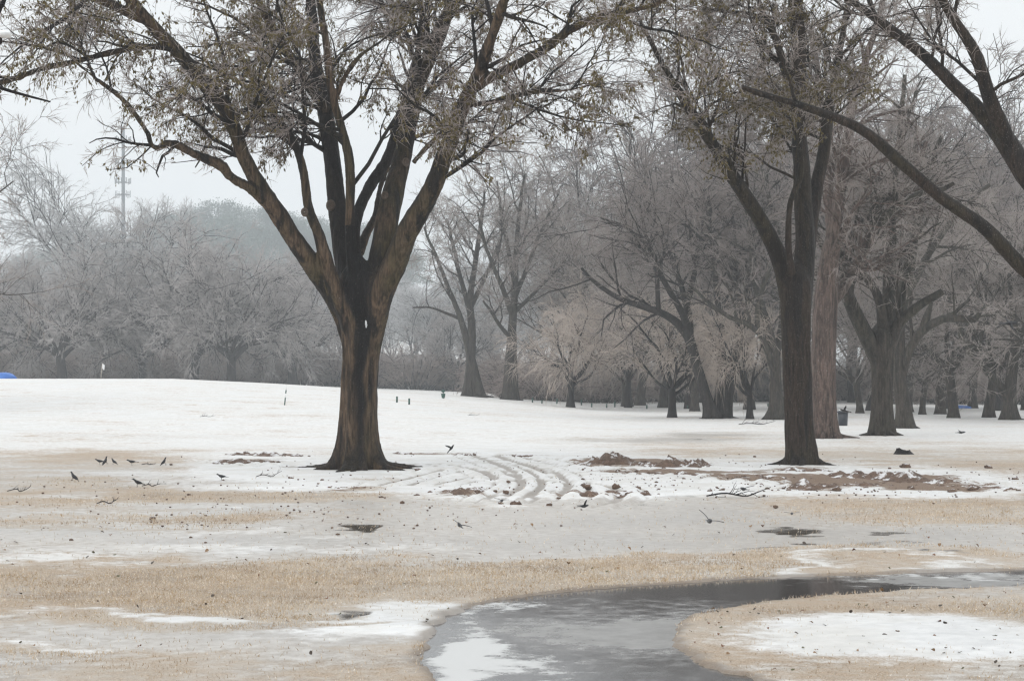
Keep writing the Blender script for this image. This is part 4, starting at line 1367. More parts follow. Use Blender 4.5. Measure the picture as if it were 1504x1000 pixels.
use(vase, False, 1600, 82, 'grey tree outside the right edge, its twigs reaching in', .9, .9)
use(vase, False, 1022, 116, 'leaning hazy trunk behind the leaning dark tree with the low limb', .8, 2.7)
use(vase, False, 921, 134, 'flared hazy trunk left of the small tree with the drooping crown', 1.1, 2.0)
use(vase, False, 943, 142, 'faint trunk right behind the flared hazy trunk', 1.1, 3.6)
use(vase, False, 975, 130, 'hazy tree directly behind the right-hand willow', 1.0, 4.9)
use(vase, False, -215, 78, 'tree beyond the left edge, its hanging icy twigs reaching in at mid height', .95, 1.9)
use(vase, False, 1430, 128, 'hazy trunk in the gap between the fan-limbed and the burl-trunked trees', .9, 2.6)
mid_tree('rightmost grey trunk with a thick limb leaning left, near the right edge', 89, (1483, 623),
         [(1483, 625, 26), (1483, 600, 19), (1484, 570, 17), (1487, 540, 16), (1490, 510, 15), (1490, 480, 12)],
         [[(1480, 590, 12), (1472, 570, 11, -.2), (1460, 556, 11, -.4), (1445, 540, 11, -.6), (1428, 520, 10, -.8), (1415, 500, 8, -1.), (1405, 470, 6, -1.2), (1390, 430, 4, -1.6)],
          [(1440, 534, 8, -.6), (1440, 500, 6, -.4), (1448, 460, 5, -.2), (1450, 410, 3, 0)],
          [(1490, 490, 12), (1488, 450, 9), (1484, 400, 7), (1480, 340, 5)],
          [(1489, 515, 10), (1505, 480, 8, .6), (1525, 440, 6, 1.2), (1550, 390, 4, 1.8)]],
         cfgmid(.95, 1., .9), M_BARK_GREY, M_TWIG_GREY, 12, flare=.4, group=RG)

# weeping willows
def willow(label, seed, sc=1.):
    global rng
    rng = np.random.default_rng(900 + seed)
    root = thing('willow_tree', label, 'tree', (0, 0, 0), 'weeping trees with tan hanging twigs')
    tb = MB()
    z = np.linspace(-.1, 1.5, 12)
    P = np.stack([z * .02, z * .01, z], -1)
    R = .21 * np.interp(z, [0, .5, 1.5], [1.1, .9, .8])
    trunk_tube(tb, P, R, 14, .3, .25, 5, .05, seed)
    link('trunk', tb.mesh('trunk'), root, M_BARK_DARK)
    LP, LR = spawn(P[None], R[None], 0, 4.1, 12, per=9, ang=(.25, 1.15), t0=.72, t1=.97, r0=.5, up=0, wander=.13, tip=.2, droop=-.03, lt=0)
    for a_, c_ in zip(LP, LR):
        lm = MB()
        tubes(lm, a_[None], c_[None], 6)
        link('limb', lm.mesh('limb'), root, M_BARK_DARK)
    br, tw = MB(), MB()
    P1, R1 = spawn(LP, LR, 2.2, 1.9, 7, (.4, 1.), .25, 1., .5, .04, .012, .18, .13, .3, .3)
    tubes(br, P1, R1, 4)
    P2, R2 = spawn(P1, R1, 5.2, 1.2, 6, (.3, .9), .1, 1., .5, .018, .013, .55, .13, 0, .5)
    spikes(tw, P2, R2, 3)
    P3, R3 = spawn(P2, R2, 3.6, 1.15, 5, (.3, .9), .1, 1., .8, .012, .0105, .95, .08, 0, .5)
    spikes(tw, P3, R3, 3)
    hz = P3[:, 0, 2] > 0.9
    link('branches', br.mesh('branches'), root, M_BARK_FAR, 'stuff')
    link('twigs', tw.mesh('twigs'), root, M_TWIG_TAN, 'stuff')
    return root


wl = willow('small weeping tree with tan hanging twigs and short dark trunk, left of the right-hand group', 1)
use(wl, True, 838, 118, 'small tan weeping tree standing alone on the snow in the middle distance', 1.12, 0)
use(wl, False, 988, 95, 'tan weeping tree behind the low sweeping limb, right of the lone weeping tree', 1.02, 2.1)
use(wl, False, 1101, 91, 'narrow tan tree between the two-stemmed tree and the half-hidden grey trunk', (.75, .75, 1.0), 4.0)
use(wl, False, 922, 128, 'hazy tan weeping crown hanging before the flared far trunk', (1.1, 1.1, 1.45), 5.0)

# far wood
wood = pattern_tree('bare_tree', 'far', 5, 14, .26, 3.2, 7, (.15, .7), 9.5,
                    [dict(dens=1.0, L=3.6, n=6, ang=(.4, 1.), t0=.2, r0=.5, rmax=.06, rmin=.03, droop=.05, wander=.15, up=.3, tip=.3, lt=.4),
                     dict(dens=1.6, L=1.9, n=4, ang=(.4, 1.), t0=.1, r0=.5, rmax=.03, rmin=.022, droop=.08, wander=.15, tip=.5, lt=.3),
                     dict(dens=2.8, L=1.0, n=3, ang=(.3, 1.), t0=.05, r0=.6, rmax=.026, rmin=.022, droop=.1, wander=.12, tip=.6, lt=.3),
                     dict(dens=4.5, L=.6, n=2, ang=(.3, .9), t0=.05, r0=.8, rmax=.022, rmin=.020, droop=.1, wander=.1, tip=.7, lt=.2)],
                    M_BARK_FAR, M_TWIG_HAZED, flare=.3)
r2 = np.random.default_rng(77)
first = True
WG = 'hazy bare trees of the far wood'
WLAB = 'hazy bare tree in the far wood behind the snow'
spots = []
for i in range(34):
    spots.append((-120 + i * 30 + r2.uniform(-12, 12), r2.uniform(290, 350), r2.uniform(.95, 1.3)))
for i in range(22):
    spots.append((-60 + i * 44 + r2.uniform(-15, 15), r2.uniform(380, 500), r2.uniform(1.3, 1.8)))
for i in range(26):
    spots.append((840 + i * 31 + r2.uniform(-12, 12), r2.uniform(150, 185), r2.uniform(.95, 1.35)))
for i in range(12):
    spots.append((860 + i * 60 + r2.uniform(-20, 20), r2.uniform(190, 230), r2.uniform(1.4, 1.8)))
for (px, Y, sc) in [(145, 262, 1.95), (190, 268, 1.95), (60, 280, 1.5), (720, 300, 1.5), (790, 300, 1.4), (1200, 120, 1.25), (1290, 118, 1.3), (1380, 125, 1.3), (1470, 118, 1.3), (1100, 122, 1.25), (1010, 125, 1.2)]:
    spots.append((px, Y, sc))
for i in range(12):
    spots.append((930 + i * 52 + r2.uniform(-12, 12), r2.uniform(150, 190), r2.uniform(1.3, 1.8)))
for (px, Y, sc) in spots:
    o_ = use(wood, first, px, Y, WLAB, sc, r2.uniform(0, 6.28), WG)
    if px > 900:
        for ch in o_.children:
            if ch.name.startswith('twigs'):
                ch.material_slots[0].link = 'OBJECT'
                ch.material_slots[0].material = M_TWIG_MAUVE
    first = False

# thicket mounds
def shrub(seed):
    global rng
    rng = np.random.default_rng(1200 + seed)
    root = thing('shrub', 'x', 'shrub', (0, 0, 0))
    n = 60
    a = rng.uniform(0, 6.28, n)
    rr = np.sqrt(rng.uniform(0, 1, n)) * 1.2
    P0 = np.stack([rr * np.cos(a), rr * np.sin(a), 0 * a - .05], -1)
    d = nrm(np.stack([np.cos(a) * rr * .7, np.sin(a) * rr * .7, .9 + 0 * a], -1) + rng.normal(0, .2, (n, 3)))
    m = 9
    P = np.empty((n, m, 3))
    P[:, 0] = P0
    for k in range(1, m):
        P[:, k] = P[:, k - 1] + d * .45
        d[:, 2] -= .09 * k / 2
        d = nrm(d + rng.normal(0, .08, (n, 3)))
    R = np.full((n, m), .03) * np.linspace(1, .4, m)
    st, tw = MB(), MB()
    tubes(st, P, R, 4)
    P1, R1 = spawn(P, R, 4.5, 1.3, 6, (.4, 1.1), .1, 1., .5, .014, .012, .45, .15, 0, .6)
    spikes(tw, P1, R1)
    P2, R2 = spawn(P1, R1, 3.5, .55, 3, (.4, 1.1), .1, 1., .8, .011, .010, .3, .15, 0, .6)
    spikes(tw, P2, R2)
    link('stems', st.mesh('stems'), root, M_BARK_FAR, 'stuff')
    link('twigs', tw.mesh('twigs'), root, M_TWIG_BROWN, 'stuff')
    return root


sh = shrub(1)
first = True
SG = 'brown brushy thicket mounds at the wood edge'
for i in range(52):
    px = -60 + i * 20 + r2.uniform(-9, 9) if i < 48 else 1400 + (i - 48) * 40
    Y = r2.uniform(212, 240) if px < 760 else r2.uniform(147, 163)
    sc = r2.uniform(.75, 1.25) * (1.35 if px < 760 else 1)
    use(sh, first, px, Y, 'brown brushy thicket mound at the foot of the far wood', (sc * 1.15, sc * 1.15, sc), r2.uniform(0, 6.28), SG)
    first = False
for i in range(24):
    px = 900 + i * 27 + r2.uniform(-9, 9)
    Y = r2.uniform(165, 185)
    sc = r2.uniform(.9, 1.5)
    use(sh, False, px, Y, 'brown brushy thicket mound at the foot of the far wood', (sc * 1.15, sc * 1.15, sc), r2.uniform(0, 6.28), SG)

# pines on the hill
def pine(seed):
    global rng
    rng = np.random.default_rng(1500 + seed)
    root = thing('pine_tree', 'x', 'tree', (0, 0, 0))
    tb = MB()
    z = np.linspace(-.2, 15, 8)
    P = np.stack([0 * z, 0 * z, z], -1)
    tubes(tb, P[None], np.linspace(.28, .06, 8)[None], 8)
    link('trunk', tb.mesh('trunk'), root, M_BARK_FAR)
    n = 90
    t = rng.uniform(.35, 1, n)
    a = rng.uniform(0, 6.28, n)
    rad = 4.2 * np.sqrt(np.clip(1 - ((t - .62) / .42) ** 2, .05, 1)) * rng.uniform(.45, 1, n)
    c = np.stack([rad * np.cos(a), rad * np.sin(a), t * 15 + .1 * rad], -1)
    Pb = np.stack([np.stack([0 * t, 0 * t, c[:, 2] - 1.4], -1), c], 1)
    tubes(tb, Pb, np.tile([[.07, .03]], (n, 1)), 3)
    m = 130
    cc = np.repeat(c, m, 0) + rng.normal(0, 1, (n * m, 3)) * np.array([.75, .75, .42])
    e = nrm(rng.normal(size=cc.shape)) * .17
    f = nrm(np.cross(e, rng.normal(size=cc.shape))) * .14
    lm = MB()
    V = np.stack([cc - e, cc + f, cc + e], 1).reshape(-1, 3)
    lm.add(V, None, np.arange(len(V)).reshape(-1, 3))
    link('crown', lm.mesh('crown', None, False), root, M_NEEDLE, 'stuff')
    return root


pn = pine(1)
first = True
PG = 'frosted evergreens on the far hill'
for i in range(66):
    px = 40 + (i % 33) * 17 + r2.uniform(-10, 10)
    Y = r2.uniform(560, 610) if i < 33 else r2.uniform(630, 680)
    if px < 220:
        sc = r2.uniform(1.25, 1.45)
    else:
        sc = r2.uniform(1.15, 2.05)
    use(pn, first, px, Y, 'frosted evergreen on the hazy far hill', (sc * 1.1, sc * 1.1, sc), r2.uniform(0, 6.28), PG)
    first = False

# ------------------------------------------------------------------ mast
def box(mb, c, s, rz=0):
    c = np.asarray(c, float)
    s = np.asarray(s, float) / 2
    v = np.array([[x, y, z] for z in (-1, 1) for y in (-1, 1) for x in (-1, 1)]) * s
    if rz:
        ca, sa = math.cos(rz), math.sin(rz)
        v = np.stack([v[:, 0] * ca - v[:, 1] * sa, v[:, 0] * sa + v[:, 1] * ca, v[:, 2]], -1)
    mb.add(v + c, [[0, 2, 3, 1], [4, 5, 7, 6], [0, 1, 5, 4], [2, 6, 7, 3], [0, 4, 6, 2], [1, 3, 7, 5]])


def cyl(mb, a, b, r0, r1=None, k=12):
    r1 = r0 if r1 is None else r1
    tubes(mb, np.array([[a, b]], float), np.array([[r0, r1]], float), k, True)


YT = 520
tx = (181 - CX) / F * YT
tz = float(H(tx, YT))
mast = thing('communications_mast', 'grey steel communications mast with antenna rings rising above the hazy trees on the left', 'mast', (tx, YT, tz))
m_ = MB()
top = CZ + (HY - 188) / F * YT - tz
cyl(m_, (0, 0, -.5), (0, 0, top), .62, .42, 14)
link('pole', m_.mesh('pole'), mast, M_TOWER)
for py in (207, 240, 268, 286):
    z = CZ + (HY - py) / F * YT - tz
    m_ = MB()
    cyl(m_, (0, 0, z - .2), (0, 0, z + .2), .6, .6, 12)
    pts = []
    for q_ in range(3):
        a = q_ * 2.094 + .45
        c_, s_n = math.cos(a), math.sin(a)
        cyl(m_, (0, 0, z), (1.6 * c_, 1.6 * s_n, z), .09, .09, 6)
        e0 = (1.6 * c_ - 1.3 * s_n, 1.6 * s_n + 1.3 * c_, z)
        e1 = (1.6 * c_ + 1.3 * s_n, 1.6 * s_n - 1.3 * c_, z)
        cyl(m_, e0, e1, .08, .08, 6)
        pts += [(e0, a), (((e0[0] + e1[0]) / 2, (e0[1] + e1[1]) / 2, z), a), (e1, a)]
    fr = link('antenna_platform', m_.mesh('antenna_platform'), mast, M_TOWER)
    for (p_, a) in pts:
        if py == 286 and abs(p_[0]) < .8:
            continue
        a_ = MB()
        if py == 286:
            cyl(a_, (p_[0], p_[1], p_[2] - .8), (p_[0], p_[1], p_[2] + 1.), .08, .08, 6)
        else:
            box(a_, (p_[0] + .12 * math.cos(a), p_[1] + .12 * math.sin(a), p_[2] + .35), (.14, .26, 1.6), a)
        link('antenna', a_.mesh('antenna', None, False), fr, M_TOWER)

# ------------------------------------------------------------------ golf things on the snow
def ground_at(px, Y):
    x = (px - CX) / F * Y
    return np.array([x, Y, float(H(x, Y))])


b = gp(148, 558)
b = ground_at(148, 127)
fl = thing('golf_flag', 'white flag on a thin leaning stick at the top of the snow crest', 'flag', b)
m_ = MB()
cyl(m_, (0, 0, -.1), (.10, 0, 1.03), .018, .014, 8)
link('flagstick', m_.mesh('flagstick'), fl, simple('flagstick_grey', (.5, .45, .38), .5))
gx, gz = np.meshgrid(np.linspace(0, 1, 8), np.linspace(0, 1, 6))
fx = .10 + gx * .17 * (1 - gz * .25)
fz = 1.02 - gz * .34 - gx * .12
fy = .03 * np.sin(gx * 7)
V = np.stack([fx, fy, fz], -1).reshape(-1, 3)
V = np.concatenate([V, V + np.array([0, .006, 0])])
qq = []
for r_ in range(5):
    for c_ in range(7):
        i0 = r_ * 8 + c_
        qq.append([i0, i0 + 1, i0 + 9, i0 + 8])
        qq.append([48 + i0, 48 + i0 + 8, 48 + i0 + 9, 48 + i0 + 1])
m_ = MB().add(V, qq)
link('flag', m_.mesh('flag'), fl, M_WHITE)

# yardage stake, banded green and white
b = gp(418, 595)
sc_ = b[1] / F
stk = thing('yardage_stake', 'thin stake banded green and white, alone on the snow left of the large trunk', 'stake', b)
for z0, z1, mt in ((-.03, 11, M_GREEN), (11, 17, M_WHITE), (17, 22, M_GREEN), (22, 27, M_WHITE)):
    m_ = MB()
    cyl(m_, (z0 * sc_ * .1, 0, max(z0, -1) * sc_), (z1 * sc_ * .1, 0, z1 * sc_), .028, .028, 8)
    link('band', m_.mesh('band'), stk, mt)
# ball washer
b = ground_at(651, 112)
bw = thing('ball_washer', 'small green ball washer with a bucket, on the snow left of the twin trunks', 'ball washer', b)
m_ = MB()
cyl(m_, (0, 0, -.05), (0, 0, .52), .03, .03, 8)
link('post', m_.mesh('post'), bw, M_GREEN)
m_ = MB()
cyl(m_, (0, 0, .03), (0, 0, .30), .09, .13, 12)
link('bucket', m_.mesh('bucket'), bw, M_GREEN)
m_ = MB()
cyl(m_, (0, 0, .36), (0, 0, .50), .07, .09, 10)
cyl(m_, (-.12, 0, .43), (.12, 0, .43), .03, .03, 8)
link('washer_body', m_.mesh('washer_body'), bw, M_GREEN)
m_ = MB()
cyl(m_, (0, 0, .50), (0, 0, .60), .02, .02, 6)
lump(m_, (0, 0, .62), .045, seed=1, amp=0)
link('handle', m_.mesh('handle'), bw, M_BIN)
# low green marker posts
post0 = None
PL_ = [(583, 590, 9, 'left one of the two low green posts just right of the large trunk'), (601, 593, 9, 'right one of the two low green posts just right of the large trunk'),
       (782, 590, 7, 'low green post halfway between the far stout trunk and the lone weeping tree'), (818, 592, 8, 'low green post just left of the lone weeping tree'),
       (854, 594, 9, 'low green post just right of the lone weeping tree'), (903, 597, 10, 'tallest low green post, in front of the flared hazy trunk'),
       (869, 590, 6, 'tiny post behind and right of the lone weeping tree'), (891, 592, 6, 'tiny post just left of the flared hazy trunk'), (796, 585, 5, 'tiny post behind the low green posts left of the weeping tree'),
       (950, 594, 6, 'tiny post between the flared hazy trunk and the right-hand weeping tree'), (1010, 593, 5, 'tiny post between the right-hand weeping tree and the leaning dark tree'), (1128, 596, 5, 'tiny post between the narrow tan tree and the half-hidden grey trunk')]
for (px, py, hp, lb) in PL_:
    b = gp(px, py + 1)
    if b[1] > 140:
        b = ground_at(px, 125)
    hh_ = hp * b[1] / F
    if post0 is None:
        m_ = MB()
        cyl(m_, (0, 0, -.1), (0, 0, .92), .05, .05, 8)
        cyl(m_, (0, 0, .92), (0, 0, 1.0), .05, .03, 8)
        pm = m_.mesh('marker_post')
        pm.materials.append(M_GREEN)
        post0 = 1
    o = link('marker_post', pm, None, None, None, b)
    o.scale = (1, 1, hh_)
    tag(o, lb, 'post', 'low green marker posts')
# litter bin
b = gp(1238, 625)
kk = b[1] / F
bn = thing('litter_bin', 'dark litter bin half hidden behind the pinkish-brown trunk', 'bin', b)
m_ = MB()
cyl(m_, (0, 0, -.05), (0, 0, 19 * kk), 6.5 * kk, 7.5 * kk, 12)
link('body', m_.mesh('body'), bn, M_BIN)
m_ = MB()
cyl(m_, (0, 0, 19 * kk), (0, 0, 21 * kk), 8.5 * kk, 8.5 * kk, 12)
cyl(m_, (0, 0, 21 * kk), (0, 0, 23 * kk), 8 * kk, 3 * kk, 12)
link('lid', m_.mesh('lid'), bn, M_BIN)
m_ = MB()
lump(m_, (0, 0, 22.6 * kk), 6 * kk, (1.1, 1.1, .35), 3, amp=.2)
link('snow_cap', m_.mesh('snow_cap'), bn, M_SNOW)
# blue tarpaulins
m_ = MB()
b = ground_at(4, 131)
lump(m_, (0, 0, .0), .85, (1.15, .9, .52), 5, (28, 18), .22)
tag(link('tarpaulin', m_.mesh('tarpaulin'), None, M_BLUE, None, b), 'bright blue tarpaulin mound at the left edge on the snow crest', 'tarpaulin')
m_ = MB()
b = ground_at(1410, 128)
lump(m_, (0, 0, 0), 1., (.8, .6, .22), 8, (20, 12), .25)
tag(link('tarpaulin', m_.mesh('tarpaulin'), None, M_BLUE, None, b), 'low blue cover lying on the snow among the trunks on the right', 'tarpaulin')

# ------------------------------------------------------------------ churned soil, clods, branches
SM = NT('raw_soil')
s1 = SM.noise(9, 5, .7)
s2 = SM.noise(45, 3, .7, off=(3, 1, 2))
sc_c = SM.mix(SM.rng(s1, .3, .7), (.075, .048, .036), (.19, .125, .09))
sc_c = SM.mix(SM.math('MULTIPLY', SM.rng(s2, .56, .66), .6), sc_c, (.33, .25, .19))
cap = SM.math('MULTIPLY', SM.rng(SM.normal_z(), .72, .93), SM.rng(SM.noise(3.5, 4, .7, off=(9, 9, 1)), .50, .58))
SM.lk(SM.mix(cap, sc_c, (.78, .78, .79)), SM.b.inputs['Base Color'])
SM.b.inputs['Roughness'].default_value = .8
SM.bump(s2, .7, .03)
M_SOIL = SM.m


def heap(px0, py0, px1, py1, hpx, wm, label, seed, name='soil_ridge'):
    """a ridge of lumpy soil between two ground points"""
    A, B = gp(px0, py0), gp(px1, py1)
    n = max(10, int(np.linalg.norm(B - A) / .07))
    k = 16
    t = np.linspace(0, 1, n)
    c = A[None] * (1 - t[:, None]) + B[None] * t[:, None]
    d = nrm(B - A)
    e = np.array([-d[1], d[0], 0])
    hm = hpx * .56 * (A[1] + B[1]) / F
    s = np.linspace(-1, 1, k)
    env = np.sin(np.pi * np.clip(t, 0, 1)) ** .45
    wob = (fbm(np.stack([t * 6, 0 * t, 0 * t + seed], -1), 3, seed) - .5) * wm * 1.4
    w = wm * (.5 + fbm(np.stack([t * 9, 0 * t + 4, 0 * t + seed], -1), 3, seed)) * env
    X = c[:, None] + e * (s[None, :, None] * w[:, None, None] + wob[:, None, None])
    g_ = np.stack([X[..., 0] * 4.5, X[..., 1] * 4.5, 0 * X[..., 0] + seed], -1)
    hgt = (1 - s[None] ** 2) ** .8 * env[:, None] * hm * (.10 + 1.2 * np.abs(fbm(g_, 3, seed + 2) - .38) * 2.2 + .35 * fbm(g_ * 4, 2, seed + 5))
    X[..., 2] += hgt - .025
    i = np.arange(n - 1)[:, None]
    j = np.arange(k - 1)[None]
    b_ = i * k + j
    m = MB().add(X.reshape(-1, 3), np.stack([b_, b_ + k, b_ + k + 1, b_ + 1], -1).reshape(-1, 4))
    o = (A + B) / 2
    ob = link(name, m.mesh(name, o, True), None, M_SOIL, None, o)
    # cloddy crumbs that belong to the ridge
    cm = MB()
    for q_ in range(int(8 + np.linalg.norm(B - A) * 6)):
        tt = r2.uniform(0, 1)
        p_ = A * (1 - tt) + B * tt + e * r2.normal(0, wm * .8)
        lump(cm, p_ + np.array([0, 0, .01]), r2.uniform(.015, .055), (1, 1, .7), q_ + seed, (6, 5), .5)
    c2 = link('crumbs', cm.mesh('crumbs', o, False), ob, M_SOIL, 'stuff')
    return tag(ob, label, 'soil ridge', 'ridges of churned soil')


heap(305, 681, 412, 679, 8, .35, 'dark soil ridge left of the large tree, nearer to the camera', 1)
heap(330, 668, 450, 671, 8, .3, 'thin soil ridge left of the large tree, farther from the camera', 2)
heap(866, 684, 925, 680, 15, .6, 'snow-dusted humped soil heap midway between the two near trees', 3)
heap(925, 686, 1055, 685, 13, .55, 'long reddish-brown soil bank left of the dark straight-trunked tree', 4)
heap(880, 692, 1150, 705, 5, .25, 'long thin soil streak in the snow crossing towards the dark straight trunk', 5)
heap(1140, 692, 1225, 694, 7, .35, 'brown soil heaped against the foot of the dark straight-trunked tree', 6)
heap(1225, 699, 1400, 712, 13, .6, 'wide reddish soil bank right of the dark straight trunk', 7)
heap(1380, 714, 1500, 722, 6, .3, 'thin soil ridge running to the right edge', 8)
heap(1175, 722, 1215, 714, 12, .3, 'tan clod-topped soil heap in front of the dark straight trunk', 9)
heap(650, 729, 705, 719, 8, .3, 'small tan soil ridge in front and right of the large trunk', 10)
heap(850, 728, 878, 727, 9, .22, 'short dark soil mound at the near end of the wheel tracks', 11)
heap(885, 724, 960, 728, 7, .3, 'snowy crumbled soil right of the short dark mound', 12)
heap(580, 667, 610, 668, 5, .2, 'small soil lump row just right of the large trunk', 13)
heap(665, 668, 700, 668, 6, .2, 'small soil mound on the snow edge behind the tracks', 14)
heap(750, 670, 785, 671, 6, .2, 'small pointed soil mound farther right along the snow edge', 15)
heap(480, 717, 560, 717, 3.5, .2, 'flat soil scraps on the grass in front of the large trunk', 16)
heap(1230, 712, 1300, 716, 8, .35, 'tan grassy soil lumps in front of the wide reddish bank', 17)
heap(1095, 700, 1180, 706, 5, .25, 'soil crumbs in front of the foot of the dark straight trunk', 18)

CL = [(758, 742, 7, 'rounded brown clod on the grey ice, nearest of the clods'), (735, 740, 3.5, 'small clod left of the nearest rounded clod'), (806, 743, 4, 'mossy clod right of the nearest rounded clod'),
      (614, 692, 5, 'dark clod at the tip of the large tree roots'), (427, 704, 4, 'single brown clod on the snow left of the roots'), (362, 668, 5, 'pointed clod atop the far soil ridge left of the large tree'),
      (1329, 687, 7, 'dark clod on pale grass beyond the wide reddish bank'), (1451, 688, 5, 'tan tuft-like clod near the right edge on pale grass'), (1491, 705, 4.5, 'brown clod at the far right edge of the soil'),
      (1398, 724, 6, 'rounded clod at the front of the wide reddish bank'), (1430, 721, 7, 'rounded clod right of the wide reddish bank'), (1337, 720, 6, 'clod on snow in front of the wide reddish bank'),
      (1228, 722, 7, 'clod beside the tan clod-topped heap'), (905, 716, 6, 'clod on snow midway along the crumbled soil'), (860, 716, 7, 'dark pointed clod atop the short dark mound'),
      (935, 718, 5, 'clod at the right end of the crumbled snowy soil'), (612, 729, 4, 'small clod on ice in front of the large tree'), (664, 710, 3, 'tiny clod between the wheel tracks'),
      (560, 731, 3, 'tiny clod on brown grass in front of the roots'), (1043, 723, 4, 'low mossy clod beside the fallen dark branch')]
for i, (px, py, r, lb) in enumerate(CL):
    b = gp(px, py)
    m_ = MB()
    rr = r * b[1] / F
    lump(m_, (0, 0, rr * .3), rr * .9, (1.2, 1, .75), i + 30, (16, 11), .75)
    lump(m_, (rr * .9, .02, rr * .1), rr * .4, (1, 1, .7), i + 60, (9, 6), .8)
    tag(link('clod', m_.mesh('clod'), None, M_SOIL, None, b), lb, 'clod', 'loose clods of soil')

# low tree stump on pale grass
b = gp(1327, 667)
st_ = thing('tree_stump', 'low dark broken stump on the pale grass right of the dark straight trunk', 'stump', b)
m_ = MB()
rr = 13.5 * b[1] / F
k = 22
a = np.arange(k) * 2 * np.pi / k
rings = []
for (f_, z_) in ((1.25, -.05), (1.0, .05), (.8, .13), (.72, .2), (.5, .17), (.1, .14)):
    jag = 1 + .25 * (vn(np.stack([np.cos(a) * 2, np.sin(a) * 2, 0 * a + z_ * 9], -1), 5) - .5)
    zz = z_ * (1 + .7 * (vn(np.stack([np.cos(a) * 3, np.sin(a) * 3, 0 * a], -1), 6) - .5)) * (1 - .25 * np.cos(a - .5))
    rings.append(np.stack([rr * f_ * jag * np.cos(a), rr * .8 * f_ * jag * np.sin(a), zz * .55], -1))
m_.add(np.concatenate(rings), ring_idx(1, len(rings), k)[:, ::-1])
link('wood', m_.mesh('wood'), st_, M_BARK_DARK)

# crumbs strewn over the work area
m_ = MB()
for i in range(800):
    z_ = r2.choice(4)
    if z_ < 2:
        px, py = r2.normal(930, 300), r2.normal(703, 17)
    elif z_ == 2:
        px, py = r2.normal(1280, 130), r2.normal(712, 10)
    else:
        px, py = r2.normal(420, 220), r2.normal(745, 30)
    if not (-80 < px < 1600 and 662 < py < 800):
        continue
    Y = CZ * F / (py - HY)
    x = (px - CX) / F * Y
    lump(m_, (x, Y, float(H(x, Y)) + .022), r2.uniform(.006, .02) * (1 + (r2.uniform() < .08)), (1.2, 1, .7), i, (5, 4), .5)
tag(link('soil_crumbs', m_.mesh('soil_crumbs', None, False), None, M_SOIL, 'stuff'), 'dark crumbs of soil scattered over the snow and ice', 'soil')

# fallen leaves and scraps
def leaf_mesh(seed):
    g_ = np.random.default_rng(seed)
    u = np.linspace(0, 1, 6)
    wdt = np.sin(u * np.pi) ** .8 * .42
    V = []
    for uu, w_ in zip(u, wdt):
        for s_ in (-1, 0, 1):
            V.append([uu - .5, s_ * w_, .18 * abs(s_) * w_ * 2 + .25 * math.sin(uu * 3 + seed) + g_.normal(0, .02)])
    V = np.array(V)
    V[:, 2] -= V[:, 2].min()
    q = []
    for i in range(5):
        for j in range(2):
            q.append([i * 3 + j, (i + 1) * 3 + j, (i + 1) * 3 + j + 1, i * 3 + j + 1])
    return MB().add(V, q).mesh('fallen_leaf')


lms = []
for i, mt in enumerate([M_LEAF_BROWN, simple('leaf_tan', (.22, .13, .06), .5, .3), simple('leaf_dark', (.05, .035, .022), .5, .3), simple('leaf_olive_fallen', (.09, .085, .03), .5, .3)]):
    lm = leaf_mesh(i)
    lm.materials.append(mt)
    lms.append(lm)
cnt = 0
while cnt < 200:
    if r2.uniform() < .35:
        px, py = r2.uniform(1010, 1504), r2.uniform(868, 990)
    else:
        px, py = r2.uniform(0, 1504), 770 + 200 * r2.uniform() ** 1.3
    Y = CZ * F / (py - HY)
    x = (px - CX) / F * Y
    if path_sd(np.array([x]), np.array([Y]))[0] < .05:
        continue
    o = link('fallen_leaf', lms[r2.integers(0, 4)], None, None, None, (x, Y, float(H(x, Y)) + .026))
    s_ = r2.uniform(.018, .042) * (Y / 15) ** .7
    o.scale = (s_, s_, s_)
    o.rotation_euler = (r2.normal(0, .3), r2.normal(0, .3), r2.uniform(0, 6.28))
    tag(o, 'small dead leaf lying on the frosted ground', 'leaf', 'dead leaves strewn on the frosted ground')
    cnt += 1


# fallen branches
def fallen(px, py, wpx, hpx, label, seed, rz=0.):
    global rng
    rng = np.random.default_rng(3000 + seed)
    b = gp(px, py)
    k = b[1] / F
    w = wpx * k * .9
    h = hpx * k * .8
    root = thing('fallen_branch', label, 'branch', b, 'branches fallen on the ice')
    t_ = .45 + .25 * (wpx > 90) + .6 * (px == 1112)
    C = [[-w / 2, 0, .03, .016 * t_], [-w * .2, .08, .04 + .15 * h, .018 * t_], [w * .1, -.05, .03, .016 * t_], [w * .3, .05, .03 + .3 * h, .012 * t_], [w / 2, .0, h * .9, .005 * t_]]
    P, R = resample(C, 14)
    br = MB()
    tubes(br, P[None], R[None], 6, True)
    P1, R1 = spawn(P[None], R[None], 0, w * .3, 7, per=9, ang=(.4, 1.0), t0=.05, t1=.95, r0=.55, rmin=.0035, up=1.2, wander=.18, tip=.3, lt=.3, droop=.1)
    P1[..., 2] = np.maximum(P1[..., 2], .015)
    P1[..., 2] = np.minimum(P1[..., 2], h * 1.2 + .05)
    tubes(br, P1, R1, 4)
    P2, R2 = spawn(P1, R1, 6, w * .14, 4, (.4, 1.), .1, 1., .7, .004, .0025, .1, .2, .8, .4)
    P2[..., 2] = np.clip(P2[..., 2], .012, h * 1.4 + .05)
    tw = MB()
    spikes(tw, P2, R2)
    link('stem', br.mesh('stem'), root, M_BARK_DARK)
    link('twigs', tw.mesh('twigs'), root, M_BARK_DARK, 'stuff')
    root.rotation_euler = (0, 0, rz)
    return root


